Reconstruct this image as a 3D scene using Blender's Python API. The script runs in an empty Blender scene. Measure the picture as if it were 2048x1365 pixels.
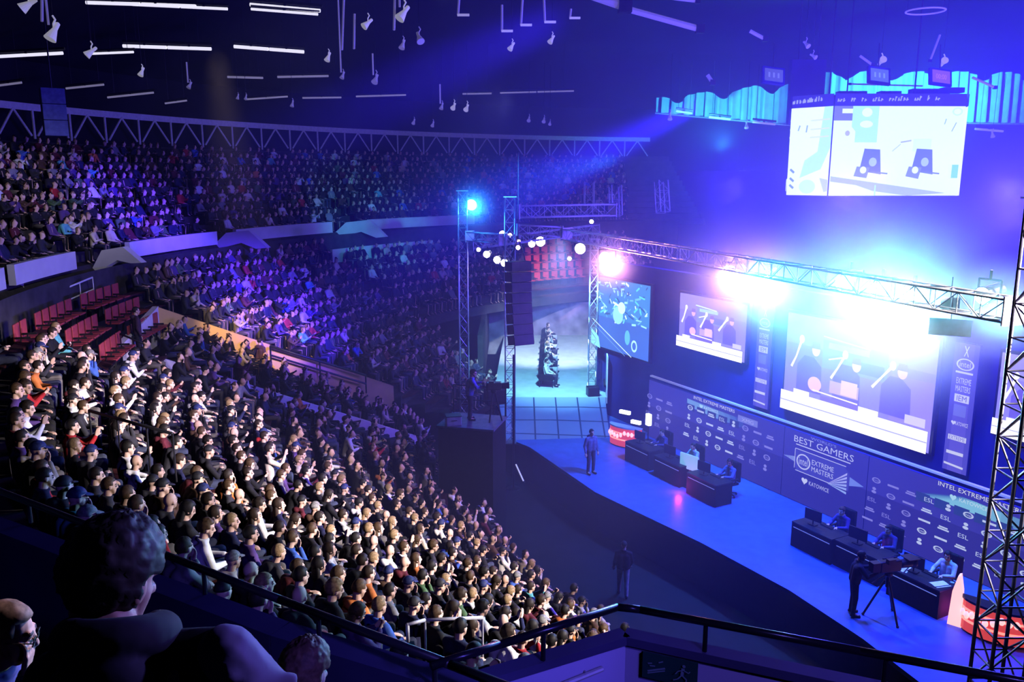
import bpy, bmesh, math, random
import numpy as np
from mathutils import Vector, Matrix, noise as mnoise
R = math.radians
rnd = random.Random(11)
SC = bpy.context.scene
COL = SC.collection
PI = math.pi

# ------------------------------------------------------------------ camera
F, CZ = 1650.0, 12.5
PS, PC = math.sin(R(11.3)), math.cos(R(11.3))
cd = bpy.data.cameras.new('camera'); cam = bpy.data.objects.new('camera', cd); COL.objects.link(cam)
cd.sensor_width = 36; cd.lens = 36 * F / 2048; cd.clip_end = 300; cd.clip_start = .05
cam.location = (0, 0, CZ); cam.rotation_euler = (R(90 - 11.3), 0, 0)
SC.camera = cam

def at(px, py, z=None, d=None):
    a = (px - 1024) / F; b = (py - 682.5) / F
    D = Vector((a, PC - b * PS, -PS - b * PC))
    if d is None: d = (z - CZ) / D.z
    return Vector((D.x * d, D.y * d, CZ + D.z * d))

def proj(p):
    z = p[2] - CZ; d = p[1] * PC - z * PS; u = p[1] * PS + z * PC
    if d < .1: return (-9999, -9999, d)
    return (1024 + F * p[0] / d, 682.5 - F * u / d, d)

# ------------------------------------------------------------------ materials
MATS = {}
def mat(name, col, rough=.6, metal=0, emit=None, es=0, var=.0, scale=6.0, spec=.3):
    if name in MATS: return MATS[name]
    m = bpy.data.materials.new(name); m.use_nodes = True
    nt = m.node_tree; b = nt.nodes['Principled BSDF']
    b.inputs['Roughness'].default_value = rough; b.inputs['Metallic'].default_value = metal
    b.inputs['Specular IOR Level'].default_value = spec
    c = (*col, 1)
    if var > 0:
        tc = nt.nodes.new('ShaderNodeTexCoord'); n = nt.nodes.new('ShaderNodeTexNoise'); n.inputs['Scale'].default_value = scale
        r = nt.nodes.new('ShaderNodeValToRGB')
        r.color_ramp.elements[0].position = .3; r.color_ramp.elements[1].position = .7
        r.color_ramp.elements[0].color = (*[max(0, x * (1 - var)) for x in col], 1)
        r.color_ramp.elements[1].color = (*[min(1, x * (1 + var)) for x in col], 1)
        nt.links.new(tc.outputs['Object'], n.inputs['Vector']); nt.links.new(n.outputs['Fac'], r.inputs['Fac'])
        nt.links.new(r.outputs['Color'], b.inputs['Base Color'])
    else:
        b.inputs['Base Color'].default_value = c
    if emit is not None:
        b.inputs['Emission Color'].default_value = (*emit, 1); b.inputs['Emission Strength'].default_value = es
    MATS[name] = m
    return m

def objcolor_mat(name, rough, var=.35, scale=9.0, bump=0.0):
    m = bpy.data.materials.new(name); m.use_nodes = True; nt = m.node_tree; b = nt.nodes['Principled BSDF']
    oi = nt.nodes.new('ShaderNodeObjectInfo'); tc = nt.nodes.new('ShaderNodeTexCoord')
    n = nt.nodes.new('ShaderNodeTexNoise'); n.inputs['Scale'].default_value = scale
    mr = nt.nodes.new('ShaderNodeMapRange'); mr.inputs['From Min'].default_value = .3; mr.inputs['From Max'].default_value = .7
    mr.inputs['To Min'].default_value = 1 - var; mr.inputs['To Max'].default_value = 1 + var
    vm = nt.nodes.new('ShaderNodeVectorMath'); vm.operation = 'SCALE'
    L = nt.links.new
    L(tc.outputs['Object'], n.inputs['Vector']); L(n.outputs['Fac'], mr.inputs['Value'])
    L(oi.outputs['Color'], vm.inputs[0]); L(mr.outputs['Result'], vm.inputs['Scale']); L(vm.outputs['Vector'], b.inputs['Base Color'])
    b.inputs['Roughness'].default_value = rough; b.inputs['Specular IOR Level'].default_value = .25
    if bump:
        bn = nt.nodes.new('ShaderNodeBump'); bn.inputs['Strength'].default_value = bump
        n2 = nt.nodes.new('ShaderNodeTexNoise'); n2.inputs['Scale'].default_value = 30
        L(tc.outputs['Object'], n2.inputs['Vector']); L(n2.outputs['Fac'], bn.inputs['Height']); L(bn.outputs['Normal'], b.inputs['Normal'])
    return m

def attr_mat(name, emission=0.0, rough=.7):
    m = bpy.data.materials.new(name); m.use_nodes = True; nt = m.node_tree; b = nt.nodes['Principled BSDF']
    a = nt.nodes.new('ShaderNodeAttribute'); a.attribute_name = 'paint'
    if emission:
        nt.links.new(a.outputs['Color'], b.inputs['Emission Color']); b.inputs['Emission Strength'].default_value = emission
        b.inputs['Base Color'].default_value = (.01, .01, .015, 1)
    else:
        nt.links.new(a.outputs['Color'], b.inputs['Base Color'])
    b.inputs['Roughness'].default_value = rough; b.inputs['Specular IOR Level'].default_value = .2
    return m

M_CLOTH = objcolor_mat('cloth', .85, .3, 7, .15)
M_SKIN = objcolor_mat('skin', .55, .08, 14)
M_HAIR = objcolor_mat('hair', .6, .4, 40, .3)
M_FACE = mat('face_dark', (.05, .02, .02), .5)
M_CROWD = attr_mat('crowd_paint', 0, .7)
M_PRINT = attr_mat('print_paint', 0, .6)
BLACK = mat('black_cloth', (.005, .005, .007), .9, var=.3)
BLK = mat('black_plastic', (.015, .015, .02), .4, var=.2)
ALU = mat('aluminium', (.62, .64, .7), .35, 1, var=.12, scale=12)
ALUD = mat('aluminium_dull', (.5, .5, .56), .55, .3, var=.15, scale=12)
DSTEEL = mat('dark_steel', (.03, .03, .035), .4, .6, var=.2)
CONC = mat('concrete_dark', (.05, .046, .05), .85, var=.3, scale=2)
FLOORM = mat('arena_floor', (.008, .007, .008), .75, var=.4, scale=1.2)
STAGEM = mat('stage_floor_paint', (.07, .16, .5), .38, var=.1, scale=3)
ROOF = mat('roof_black', (.012, .012, .02), .9, var=.4, scale=.4)
WHITEW = mat('parapet_white', (.72, .72, .74), .7, var=.06, scale=1.5)
CREAM = mat('cream_wall', (.9, .6, .24), .8, var=.06, scale=1.2)
PBLUE = mat('parapet_navy', (.05, .05, .12), .6, var=.25, scale=1.5)
VBLUE = mat('stair_wall_paint', (.42, .40, .62), .7, var=.07, scale=1.3)
REDSEAT = mat('red_seat_plastic', (.42, .06, .07), .45, var=.15)
WHITE = mat('white_paint', (.8, .8, .8), .5, var=.04)
SETBLUE = mat('set_panel_blue', (.02, .024, .2), .55, var=.15, scale=1.2)
DARKRED = mat('dark_red_seating', (.05, .01, .013), .7, var=.3, scale=3)

# ------------------------------------------------------------------ mesh builder
class MB:
    def __init__(s): s.v = []; s.f = []; s.m = []; s.c = []; s.cur = 0; s.col = (1, 1, 1)
    def add(s, vs, fs):
        o = len(s.v); s.v += [tuple(p) for p in vs]; s.c += [s.col] * len(vs)
        for f in fs: s.f.append(tuple(i + o for i in f)); s.m.append(s.cur)
        return s
    def box(s, c, d, rz=0, M=None):
        x, y, z = d[0] / 2, d[1] / 2, d[2] / 2
        vs = [Vector((a, b, e)) for e in (-z, z) for a, b in ((-x, -y), (x, -y), (x, y), (-x, y))]
        if rz: vs = [Matrix.Rotation(rz, 3, 'Z') @ p for p in vs]
        if M is not None: vs = [M @ p for p in vs]
        vs = [p + Vector(c) for p in vs]
        return s.add(vs, [(3, 2, 1, 0), (4, 5, 6, 7), (0, 1, 5, 4), (1, 2, 6, 5), (2, 3, 7, 6), (3, 0, 4, 7)])
    def bar(s, a, b, r, n=8, r2=None):
        a = Vector(a); b = Vector(b); r2 = r if r2 is None else r2
        d = (b - a)
        if d.length < 1e-6: return s
        d.normalize(); u = d.orthogonal().normalized(); w = d.cross(u)
        vs = []
        for p, q in ((a, r), (b, r2)):
            for i in range(n):
                t = 2 * PI * i / n; vs.append(p + (u * math.cos(t) + w * math.sin(t)) * q)
        fs = [(i, (i + 1) % n, n + (i + 1) % n, n + i) for i in range(n)] + [tuple(range(n - 1, -1, -1)), tuple(range(n, 2 * n))]
        return s.add(vs, fs)
    def path(s, pts, r, n=8):
        for a, b in zip(pts, pts[1:]): s.bar(a, b, r, n)
        for p in pts[1:-1]: s.ball(p, (r, r, r), 6, 4)
        return s
    def ball(s, c, rad, nu=12, nv=8):
        vs = []; fs = []
        for j in range(nv + 1):
            ph = PI * j / nv
            for i in range(nu):
                t = 2 * PI * i / nu
                vs.append((c[0] + rad[0] * math.sin(ph) * math.cos(t), c[1] + rad[1] * math.sin(ph) * math.sin(t), c[2] + rad[2] * math.cos(ph)))
        for j in range(nv):
            for i in range(nu):
                fs.append((j * nu + i, (j + 1) * nu + i, (j + 1) * nu + (i + 1) % nu, j * nu + (i + 1) % nu))
        return s.add(vs, fs)
    def lathe(s, prof, n=20, M=None):
        vs = []; fs = []; k = len(prof)
        for r, z in prof:
            for i in range(n):
                t = 2 * PI * i / n; p = Vector((r * math.cos(t), r * math.sin(t), z)); vs.append(M @ p if M is not None else p)
        for j in range(k - 1):
            for i in range(n): fs.append((j * n + i, j * n + (i + 1) % n, (j + 1) * n + (i + 1) % n, (j + 1) * n + i))
        return s.add(vs, fs + [tuple(range(n - 1, -1, -1)), tuple(range((k - 1) * n, k * n))])
    def poly(s, pts): return s.add(pts, [tuple(range(len(pts)))])
    def prism(s, pts, z0, z1):
        n = len(pts)
        vs = [(p[0], p[1], z0) for p in pts] + [(p[0], p[1], z1) for p in pts]
        return s.add(vs, [tuple(range(n - 1, -1, -1)), tuple(range(n, 2 * n))] + [(i, (i + 1) % n, n + (i + 1) % n, n + i) for i in range(n)])
    def build(s, name, mats, parent=None, loc=None, rz=None, smooth=False, paint=False, bevel=0):
        me = bpy.data.meshes.new(name); me.from_pydata(s.v, [], s.f)
        mats = mats if isinstance(mats, (list, tuple)) else [mats]
        for m in mats: me.materials.append(m)
        if len(mats) > 1: me.polygons.foreach_set('material_index', s.m)
        if paint:
            ca = me.color_attributes.new('paint', 'FLOAT_COLOR', 'POINT')
            ca.data.foreach_set('color', np.array([(*c, 1) for c in s.c], dtype=np.float32).ravel())
        if not paint:
            bm = bmesh.new(); bm.from_mesh(me); bmesh.ops.recalc_face_normals(bm, faces=bm.faces); bm.to_mesh(me); bm.free()
        if smooth: me.shade_smooth()
        o = bpy.data.objects.new(name, me); COL.objects.link(o)
        if parent is not None: o.parent = parent
        if loc is not None: o.location = loc
        if rz is not None: o.rotation_euler = (0, 0, rz)
        if bevel:
            b = o.modifiers.new('edge', 'BEVEL'); b.width = bevel; b.segments = 2; b.limit_method = 'ANGLE'
        return o

def tag(o, label=None, cat=None, group=None, kind=None):
    if label: o['label'] = label
    if cat: o['category'] = cat
    if group: o['group'] = group
    if kind: o['kind'] = kind
    return o
def thing(name, label, cat, loc=(0, 0, 0), rz=0, group=None, rot=None):
    o = bpy.data.objects.new(name, None); COL.objects.link(o); o.empty_display_size = .2
    o.location = loc; o.rotation_euler = rot if rot is not None else (0, 0, rz)
    return tag(o, label, cat, group)
def struct(name, mb, m, **k): return tag(mb.build(name, m, **k), kind='structure')
KIDS = {}
def copy_tree(root, kids, **props):
    r = root.copy(); COL.objects.link(r)
    for k in kids:
        c = k.copy(); COL.objects.link(c); c.parent = r
    for k, v in props.items(): r[k] = v
    return r

ONES = 'zeroth first second third fourth fifth sixth seventh eighth ninth tenth eleventh twelfth thirteenth fourteenth fifteenth sixteenth seventeenth eighteenth nineteenth'.split()
TENS = {2: 'twenty', 3: 'thirty', 4: 'forty', 5: 'fifty', 6: 'sixty', 7: 'seventy'}
def nth(n):
    if n < 20: return ONES[n]
    t, u = divmod(n, 10)
    return (TENS[t][:-1] + 'ieth') if u == 0 else TENS[t] + '-' + ONES[u]

# text and painted panels ---------------------------------------------------
_tc = {}
def text_geo(t):
    if t in _tc: return _tc[t]
    cu = bpy.data.curves.new('lettering', 'FONT'); cu.body = t; cu.resolution_u = 2
    o = bpy.data.objects.new('lettering', cu); COL.objects.link(o)
    dg = bpy.context.evaluated_depsgraph_get(); me = o.evaluated_get(dg).to_mesh()
    v = [(p.co.x, p.co.y) for p in me.vertices]; f = [tuple(p.vertices) for p in me.polygons]
    o.evaluated_get(dg).to_mesh_clear(); bpy.data.objects.remove(o); bpy.data.curves.remove(cu)
    xs = [p[0] for p in v]; ys = [p[1] for p in v]
    x0, y0, w, h = min(xs), min(ys), max(xs) - min(xs), max(ys) - min(ys)
    _tc[t] = ([((p[0] - x0) / w, (p[1] - y0) / h) for p in v], f)
    return _tc[t]

class Paint(MB):
    """flat painted shapes in a local x-z plane, layer by layer toward -y"""
    def __init__(s, w=1, h=1, step=.004): super().__init__(); s.w = w; s.h = h; s.k = 0; s.step = step
    def P(s, pts, col, keep=False):
        if not keep: s.k += 1
        s.col = col
        s.poly([(x * s.w, -s.k * s.step, z * s.h) for x, z in pts])
    def rect(s, x0, z0, x1, z1, col, keep=False): s.P([(x0, z0), (x1, z0), (x1, z1), (x0, z1)], col, keep)
    def ell(s, cx, cz, rx, rz, col, n=20, keep=False): s.P([(cx + rx * math.cos(2 * PI * i / n), cz + rz * math.sin(2 * PI * i / n)) for i in range(n)], col, keep)
    def ring(s, cx, cz, rx, rz, t, col, n=24):
        s.k += 1; s.col = col
        vs = []
        for q in (1, 1 - t):
            for i in range(n): vs.append(((cx + rx * q * math.cos(2 * PI * i / n)) * s.w, -s.k * s.step, (cz + rz * q * math.sin(2 * PI * i / n)) * s.h))
        s.add(vs, [(i, (i + 1) % n, n + (i + 1) % n, n + i) for i in range(n)])
    def text(s, t, x0, z0, x1, z1, col):
        s.k += 1; s.col = col; v, f = text_geo(t)
        s.add([((x0 + a * (x1 - x0)) * s.w, -s.k * s.step, (z0 + b * (z1 - z0)) * s.h) for a, b in v], f)
    def line(s, x0, z0, x1, z1, t, col, t2=None):
        dx, dz = (x1 - x0) * s.w, (z1 - z0) * s.h; l = math.hypot(dx, dz); nx, nz = -dz / l * t / s.w, dx / l * t / s.h
        q = (t2 or t) / t
        s.P([(x0 + nx, z0 + nz), (x0 - nx, z0 - nz), (x1 - nx * q, z1 - nz * q), (x1 + nx * q, z1 + nz * q)], col)
    def heart(s, cx, cz, r, col):
        pts = []
        for i in range(24):
            t = 2 * PI * i / 24
            pts.append((cx + r * math.sin(t) ** 3 / s.w, cz + r * (13 * math.cos(t) - 5 * math.cos(2 * t) - 2 * math.cos(3 * t) - math.cos(4 * t)) / 16 / s.h))
        s.P(pts, col)

# ------------------------------------------------------------------ people
def capsule(V, Fc, a, b, ra, rb, n=10, flat=None):
    a = Vector(a); b = Vector(b); d = b - a
    L = d.length; d = d / L if L > 1e-6 else Vector((0, 0, 1))
    u = d.orthogonal().normalized(); w = d.cross(u); o = len(V); rings = 0
    for c, r, angs in ((a, ra, (-80, -50, -20, 0)), (b, rb, (0, 20, 50, 80))):
        for t in angs:
            t = R(t); cc = c + d * (r * math.sin(t)); q = r * math.cos(t)
            for i in range(n):
                p = 2 * PI * i / n; V.append(cc + (u * math.cos(p) + w * math.sin(p)) * q)
            rings += 1
    for j in range(rings - 1):
        for i in range(n): Fc.append((o + j * n + i, o + j * n + (i + 1) % n, o + (j + 1) * n + (i + 1) % n, o + (j + 1) * n + i))
    Fc.append(tuple(o + i for i in range(n - 1, -1, -1))); Fc.append(tuple(o + (rings - 1) * n + i for i in range(n)))

def ellips(V, Fc, c, rad, M=None, nu=16, nv=10):
    o = len(V); c = Vector(c)
    V.append(c + (M @ Vector((0, 0, rad[2])) if M else Vector((0, 0, rad[2]))))
    for j in range(1, nv):
        ph = PI * j / nv
        for i in range(nu):
            t = 2 * PI * i / nu; p = Vector((rad[0] * math.sin(ph) * math.cos(t), rad[1] * math.sin(ph) * math.sin(t), rad[2] * math.cos(ph)))
            V.append(c + (M @ p if M else p))
    p = Vector((0, 0, -rad[2])); V.append(c + (M @ p if M else p)); e = len(V) - 1
    for i in range(nu):
        Fc.append((o, o + 1 + i, o + 1 + (i + 1) % nu)); Fc.append((e, o + 1 + (nv - 2) * nu + (i + 1) % nu, o + 1 + (nv - 2) * nu + i))
    for j in range(nv - 2):
        for i in range(nu):
            a = o + 1 + j * nu
            Fc.append((a + i, a + nu + i, a + nu + (i + 1) % nu, a + (i + 1) % nu))

def remesh(name, V, Fc, vox, dec, mats, smooth=2):
    me = bpy.data.meshes.new(name + '_raw'); me.from_pydata([tuple(p) for p in V], [], Fc)
    o = bpy.data.objects.new(name, me); COL.objects.link(o)
    m = o.modifiers.new('r', 'REMESH'); m.mode = 'VOXEL'; m.voxel_size = vox
    if smooth: m = o.modifiers.new('s', 'SMOOTH'); m.iterations = smooth; m.factor = .5
    if dec < 1: m = o.modifiers.new('d', 'DECIMATE'); m.ratio = dec
    dg = bpy.context.evaluated_depsgraph_get(); dg.update()
    out = bpy.data.meshes.new_from_object(o.evaluated_get(dg)); out.name = name
    bpy.data.objects.remove(o); bpy.data.meshes.remove(me)
    out.materials.clear()
    for q in mats: out.materials.append(q)
    out.shade_smooth()
    return out

def HM(J):
    return Matrix.Translation(J['head']) @ Matrix.Rotation(J.get('yaw', 0), 4, 'Z') @ Matrix.Rotation(J.get('pitch', 0), 4, 'Y') @ Matrix.Rotation(J.get('tilt', 0), 4, 'X')

def hand_geo(V, Fc, w, d, n, side, grip=.35, s=1.0):
    """palm, four fingers and a thumb at wrist w, pointing along d, back of the hand along n"""
    d = Vector(d).normalized(); n = Vector(n); n = (n - d * n.dot(d)).normalized(); lat = d.cross(n) * side
    w = Vector(w)
    for k in range(4):
        off = (k - 1.5) * .021 * s
        kn = w + d * (.088 - .006 * abs(k - 1)) * s + lat * off
        capsule(V, Fc, w + d * .018 * s + lat * off * .6, kn, .0135 * s, .012 * s, 8)
        L = (.040, .045, .042, .033)[k] * s
        p = kn; a = 0
        for j, q in enumerate((1, .72, .55)):
            a += grip * (.7 + .5 * j)
            e = p + (d * math.cos(a) - n * math.sin(a)) * L * q
            capsule(V, Fc, p, e, (.0098 - .001 * j) * s, (.0092 - .001 * j) * s, 8); p = e
    t0 = w + d * .03 * s - lat * .026 * s; t1 = t0 + (d * .55 - lat * .75 - n * .25).normalized() * .038 * s; t2 = t1 + (d * .9 - lat * .25 - n * .35).normalized() * .03 * s
    capsule(V, Fc, w + d * .012 * s - lat * .012 * s, t0, .015 * s, .013 * s, 8); capsule(V, Fc, t0, t1, .0125 * s, .011 * s, 8); capsule(V, Fc, t1, t2, .011 * s, .009 * s, 8)

def body_mesh(name, J, vox, dec, bulk=1.0):
    V, Fc = [], []
    M = HM(J); q = lambda x, y, z: M @ Vector((x, y, z)); M3 = M.to_3x3()
    ellips(V, Fc, q(-.012, 0, .028), (.098, .077, .098), M3)
    capsule(V, Fc, q(.02, 0, -.03), q(.052, 0, -.088), .066, .036)
    for s in (-1, 1):
        capsule(V, Fc, q(.035, .03 * s, -.02), q(.055, .022 * s, -.075), .04, .026)
        ellips(V, Fc, q(-.008, .08 * s, -.004), (.022, .011, .033), M3, 10, 8)
        capsule(V, Fc, q(.078, .03 * s, -.012), q(.078, .036 * s, -.014), .017, .014)
    capsule(V, Fc, q(.078, -.034, .03), q(.078, .034, .03), .017, .017)
    capsule(V, Fc, q(.088, 0, .022), q(.108, 0, -.022), .011, .015); capsule(V, Fc, q(.098, -.012, -.028), q(.098, .012, -.028), .011, .011)
    capsule(V, Fc, q(.083, -.017, -.056), q(.083, .017, -.056), .0105, .0105); capsule(V, Fc, q(.081, -.014, -.068), q(.081, .014, -.068), .0105, .0105)
    nb = Vector(J['neck'])
    capsule(V, Fc, q(-.025, 0, -.06), nb, .056, .062)
    pe, ch = Vector(J['pelvis']), Vector(J['chest'])
    for s in (-1, 1):
        y = Vector((0, .085 * s, 0)); capsule(V, Fc, pe + y, ch + y * .95, .1 * bulk, .105 * bulk)
    capsule(V, Fc, nb - Vector((0, 0, .02)), Vector(J['shL']), .055, .05); capsule(V, Fc, nb - Vector((0, 0, .02)), Vector(J['shR']), .055, .05)
    for s, c in ((1, 'L'), (-1, 'R')):
        sh, el, wr = Vector(J['sh' + c]), Vector(J['el' + c]), Vector(J['wr' + c])
        capsule(V, Fc, sh, el, .054 * bulk, .04); capsule(V, Fc, el, wr, .041, .027)
        d = J.get('hd' + c) or (wr - el); n = J.get('hn' + c) or (0, 0, 1)
        hand_geo(V, Fc, wr, d, n, s, J.get('grip' + c, .35))
        hp, kn, an, to = Vector(J['hip' + c]), Vector(J['kn' + c]), Vector(J['an' + c]), Vector(J['to' + c])
        capsule(V, Fc, hp, kn, .084, .058); capsule(V, Fc, kn, kn.lerp(an, .35), .056, .055); capsule(V, Fc, kn.lerp(an, .35), an, .055, .036); capsule(V, Fc, an, to, .04, .033)
    me = remesh(name, V, Fc, vox, dec, [M_SKIN, M_FACE])
    inv = M.inverted(); mi = np.zeros(len(me.polygons), dtype=np.int32)
    for p in me.polygons:
        c = inv @ p.center
        if c.x > .05:
            for ex in (-.032, .032):
                if (abs(c.y - ex) < .016 and abs(c.z - .004) < .0075) or (abs(c.y - ex) < .021 and abs(c.z - .037) < .0055 and c.x > .06): mi[p.index] = 1
            if abs(c.y) < .02 and abs(c.z + .062) < .003 and c.x > .07: mi[p.index] = 1
    me.polygons.foreach_set('material_index', mi)
    return me

def hair_mesh(name, J, style, nu=22, nv=16):
    if style == 'messy': nu, nv = 72, 48
    M = HM(J); V, Fc = [], []
    big = {'short': 1.0, 'long': 1.05, 'cap': 1.03, 'curly': 1.13, 'hood': 1.25, 'messy': 1.05}[style]
    for j in range(nv + 1):
        ph = PI * j / nv
        for i in range(nu):
            t = 2 * PI * i / nu
            x, y, z = math.sin(ph) * math.cos(t), math.sin(ph) * math.sin(t), math.cos(ph)
            line = .42 if x > .55 else (-.12 if x > .1 else -.62)
            if style in ('long', 'hood'): line = .42 if x > .6 else (-.9 if abs(y) > .4 or x < .1 else .42)
            if style == 'cap': line = .35 if x > .3 else .0
            if style == 'messy': line = .42 if x > .6 else (-.05 if x > .15 else -.95)
            k = big if z > line else (.72 if x > -.2 else .6)
            if k == big and style == 'messy': k *= 1 + .07 * mnoise.noise(Vector((x * 4, y * 4, z * 4))) + .06 * mnoise.noise(Vector((x * 16, y * 16, z * 9)))
            elif k == big and style != 'cap': k *= 1 + (.05 if style != 'curly' else .12) * mnoise.noise(Vector((x * 5, y * 5, z * 5)))
            V.append(M @ Vector((-.016 + .112 * k * x, .09 * k * y, .034 + .112 * k * z)))
    for j in range(nv):
        for i in range(nu): Fc.append((j * nu + i, (j + 1) * nu + i, (j + 1) * nu + (i + 1) % nu, j * nu + (i + 1) % nu))
    if style == 'long':
        ellips(V, Fc, M @ Vector((-.065, 0, -.10)), (.055, .095, .19), M.to_3x3(), 12, 8)
    if style == 'cap':
        o = len(V); n = 9
        for dz in (0, -.008):
            for i in range(n):
                t = -PI / 2 + PI * i / (n - 1); V.append(M @ Vector((.06 + .11 * math.cos(t), .078 * math.sin(t), .062 + dz - .02 * math.cos(t))))
        Fc += [tuple(o + i for i in range(n)), tuple(o + n + i for i in range(n - 1, -1, -1))] + [(o + i, o + n + i, o + n + i + 1, o + i + 1) for i in range(n - 1)]
    me = bpy.data.meshes.new(name); me.from_pydata([tuple(p) for p in V], [], Fc); me.materials.append(M_HAIR); me.shade_smooth()
    return me

def top_mesh(name, J, vox, dec, bulk=1.0, hood=False, sleeve=1.0):
    V, Fc = [], []; pe, ch, nb = Vector(J['pelvis']), Vector(J['chest']), Vector(J['neck'])
    for s in (-1, 1):
        y = Vector((0, .09 * s, 0)); capsule(V, Fc, pe + y + Vector((0, 0, .0)), ch + y * .97, .118 * bulk, .122 * bulk, 12)
    for c in 'LR':
        sh, el, wr = Vector(J['sh' + c]), Vector(J['el' + c]), Vector(J['wr' + c])
        capsule(V, Fc, nb - Vector((0, 0, .035)), sh, .072, .072 * bulk); capsule(V, Fc, ch, sh, .1, .07)
        capsule(V, Fc, sh, el, .07 * bulk, .055 * bulk)
        if sleeve > .5: capsule(V, Fc, el, el.lerp(wr, .93), .056 * bulk, .04)
    n = 10
    for i in range(n):
        t = 2 * PI * i / n; t2 = 2 * PI * (i + 1) / n; f = lambda a: nb + Vector((.068 * math.cos(a), .07 * math.sin(a), .015 - .018 * math.cos(a)))
        capsule(V, Fc, f(t), f(t2), .022, .022, 8)
    if hood: ellips(V, Fc, nb + Vector((-.1, 0, -.015)), (.075, .115, .07))
    return remesh(name, V, Fc, vox, dec, [M_CLOTH], 2)

def legs_mesh(name, J, vox, dec, feet=True):
    V, Fc = [], []; pe = Vector(J['pelvis'])
    for c, s in (('L', 1), ('R', -1)):
        hp, kn, an, to = Vector(J['hip' + c]), Vector(J['kn' + c]), Vector(J['an' + c]), Vector(J['to' + c])
        capsule(V, Fc, pe + Vector((0, .08 * s, -.02)), hp, .112, .105); capsule(V, Fc, hp, kn, .1, .074); capsule(V, Fc, kn, an, .073, .056)
        if feet: capsule(V, Fc, an + Vector((-.02, 0, -.03)), to, .05, .042)
    return remesh(name, V, Fc, vox, dec, [M_CLOTH], 2)

def shoe_mesh(name, J, c):
    V, Fc = [], []; an, to = Vector(J['an' + c]), Vector(J['to' + c]); d = (to - an); d.z = 0; d.normalize()
    capsule(V, Fc, an + Vector((0, 0, -.035)) - d * .03, to + Vector((0, 0, -.005)), .046, .042); capsule(V, Fc, an + Vector((0, 0, .02)), an - d * .02 + Vector((0, 0, -.03)), .05, .046)
    return remesh(name, V, Fc, .012, .5, [M_CLOTH], 1)

ARMS = dict(lap=((.06, .27, .70), (.30, .10, .64)), knees=((.24, .26, .67), (.43, .07, .69)), cross=((.12, .27, .74), (.24, -.05, .79)),
            phone=((.14, .24, .74), (.34, .05, .88)), chin=((.20, .20, .70), (.16, .055, 1.03)), clap=((.2, .25, .84), (.36, .035, 1.0)),
            desk=((.15, .28, .77), (.42, .15, .80)), up=((.12, .28, 1.16), (.2, .2, 1.42)), side=((-.02, .25, .72), (.14, .24, .56)))
def seated(la='lap', ra='lap', lean=0.0, yaw=0.0, pitch=.1, tilt=0.0, spread=0.0):
    J = dict(pelvis=(-.02, 0, .56), chest=(-.05 + lean * .6, 0, .90 - lean * .1), neck=(-.03 + lean, 0, 1.055 - lean * .25), head=(.015 + lean * 1.15, 0, 1.215 - lean * .32), yaw=yaw, pitch=pitch + lean * .5, tilt=tilt)
    for c, s, a in (('L', 1, la), ('R', -1, ra)):
        e, w = ARMS[a]; k = 0 if a in ('desk', 'knees') else lean * .5
        J['sh' + c] = (-.045 + lean * .85, .185 * s, .985 - lean * .2); J['el' + c] = (e[0] + k, e[1] * s, e[2]); J['wr' + c] = (w[0] + k, w[1] * s, w[2])
        if a == 'chin': J['hd' + c] = (.25, -.2 * s, 1); J['hn' + c] = (1, 0, 0)
        if a == 'phone': J['hd' + c] = (.7, -.35 * s, .5); J['hn' + c] = (.3, .8 * s, -.5); J['grip' + c] = .6
        if a == 'clap': J['hd' + c] = (.5, 0, 1); J['hn' + c] = (.2, s, 0)
        if a == 'desk': J['hd' + c] = (1, -.2 * s, -.05); J['hn' + c] = (0, 0, 1); J['grip' + c] = .25
        J['hip' + c] = (.02, .1 * s, .53); J['kn' + c] = (.45, (.13 + spread) * s, .545); J['an' + c] = (.43, (.12 + spread) * s, .1); J['to' + c] = (.57, (.14 + spread) * s, .045)
    return J
def standing(la=None, ra=None, lean=0.0, yaw=0.0, pitch=.1, stride=0.0):
    J = dict(pelvis=(0, 0, .96), chest=(lean * .5, 0, 1.30), neck=(.0 + lean, 0, 1.46), head=(.03 + lean * 1.2, 0, 1.62), yaw=yaw, pitch=pitch)
    for c, s, a in (('L', 1, la), ('R', -1, ra)):
        e, w = a or ((-.03, .27, 1.12), (.06, .27, .87))
        J['sh' + c] = (lean * .9, .19 * s, 1.39); J['el' + c] = (e[0] + lean * .7, e[1] * s, e[2]); J['wr' + c] = (w[0] + lean * .7, w[1] * s, w[2])
        J['hip' + c] = (0, .1 * s, .92); J['kn' + c] = (.03 + stride * s * .5, .11 * s, .5); J['an' + c] = (stride * s, .12 * s, .09); J['to' + c] = (.15 + stride * s, .14 * s, .04)
    return J

class Look:
    """meshes of one figure"""
    def __init__(s, J, vox=.011, dec=.32, style='short', bulk=1.0, hood=False, sleeve=1.0, shoes=False):
        s.J = J; s.style = style
        s.body = body_mesh('body', J, vox, dec, bulk); s.hair = hair_mesh('hair', J, style) if style != 'bald' else None
        s.top = top_mesh('jacket', J, max(vox, .014), dec * .8, bulk, hood, sleeve); s.legs = legs_mesh('trousers', J, max(vox, .016), dec * .7, not shoes)
        s.shoes = [shoe_mesh('shoe', J, c) for c in 'LR'] if shoes else []

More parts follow.
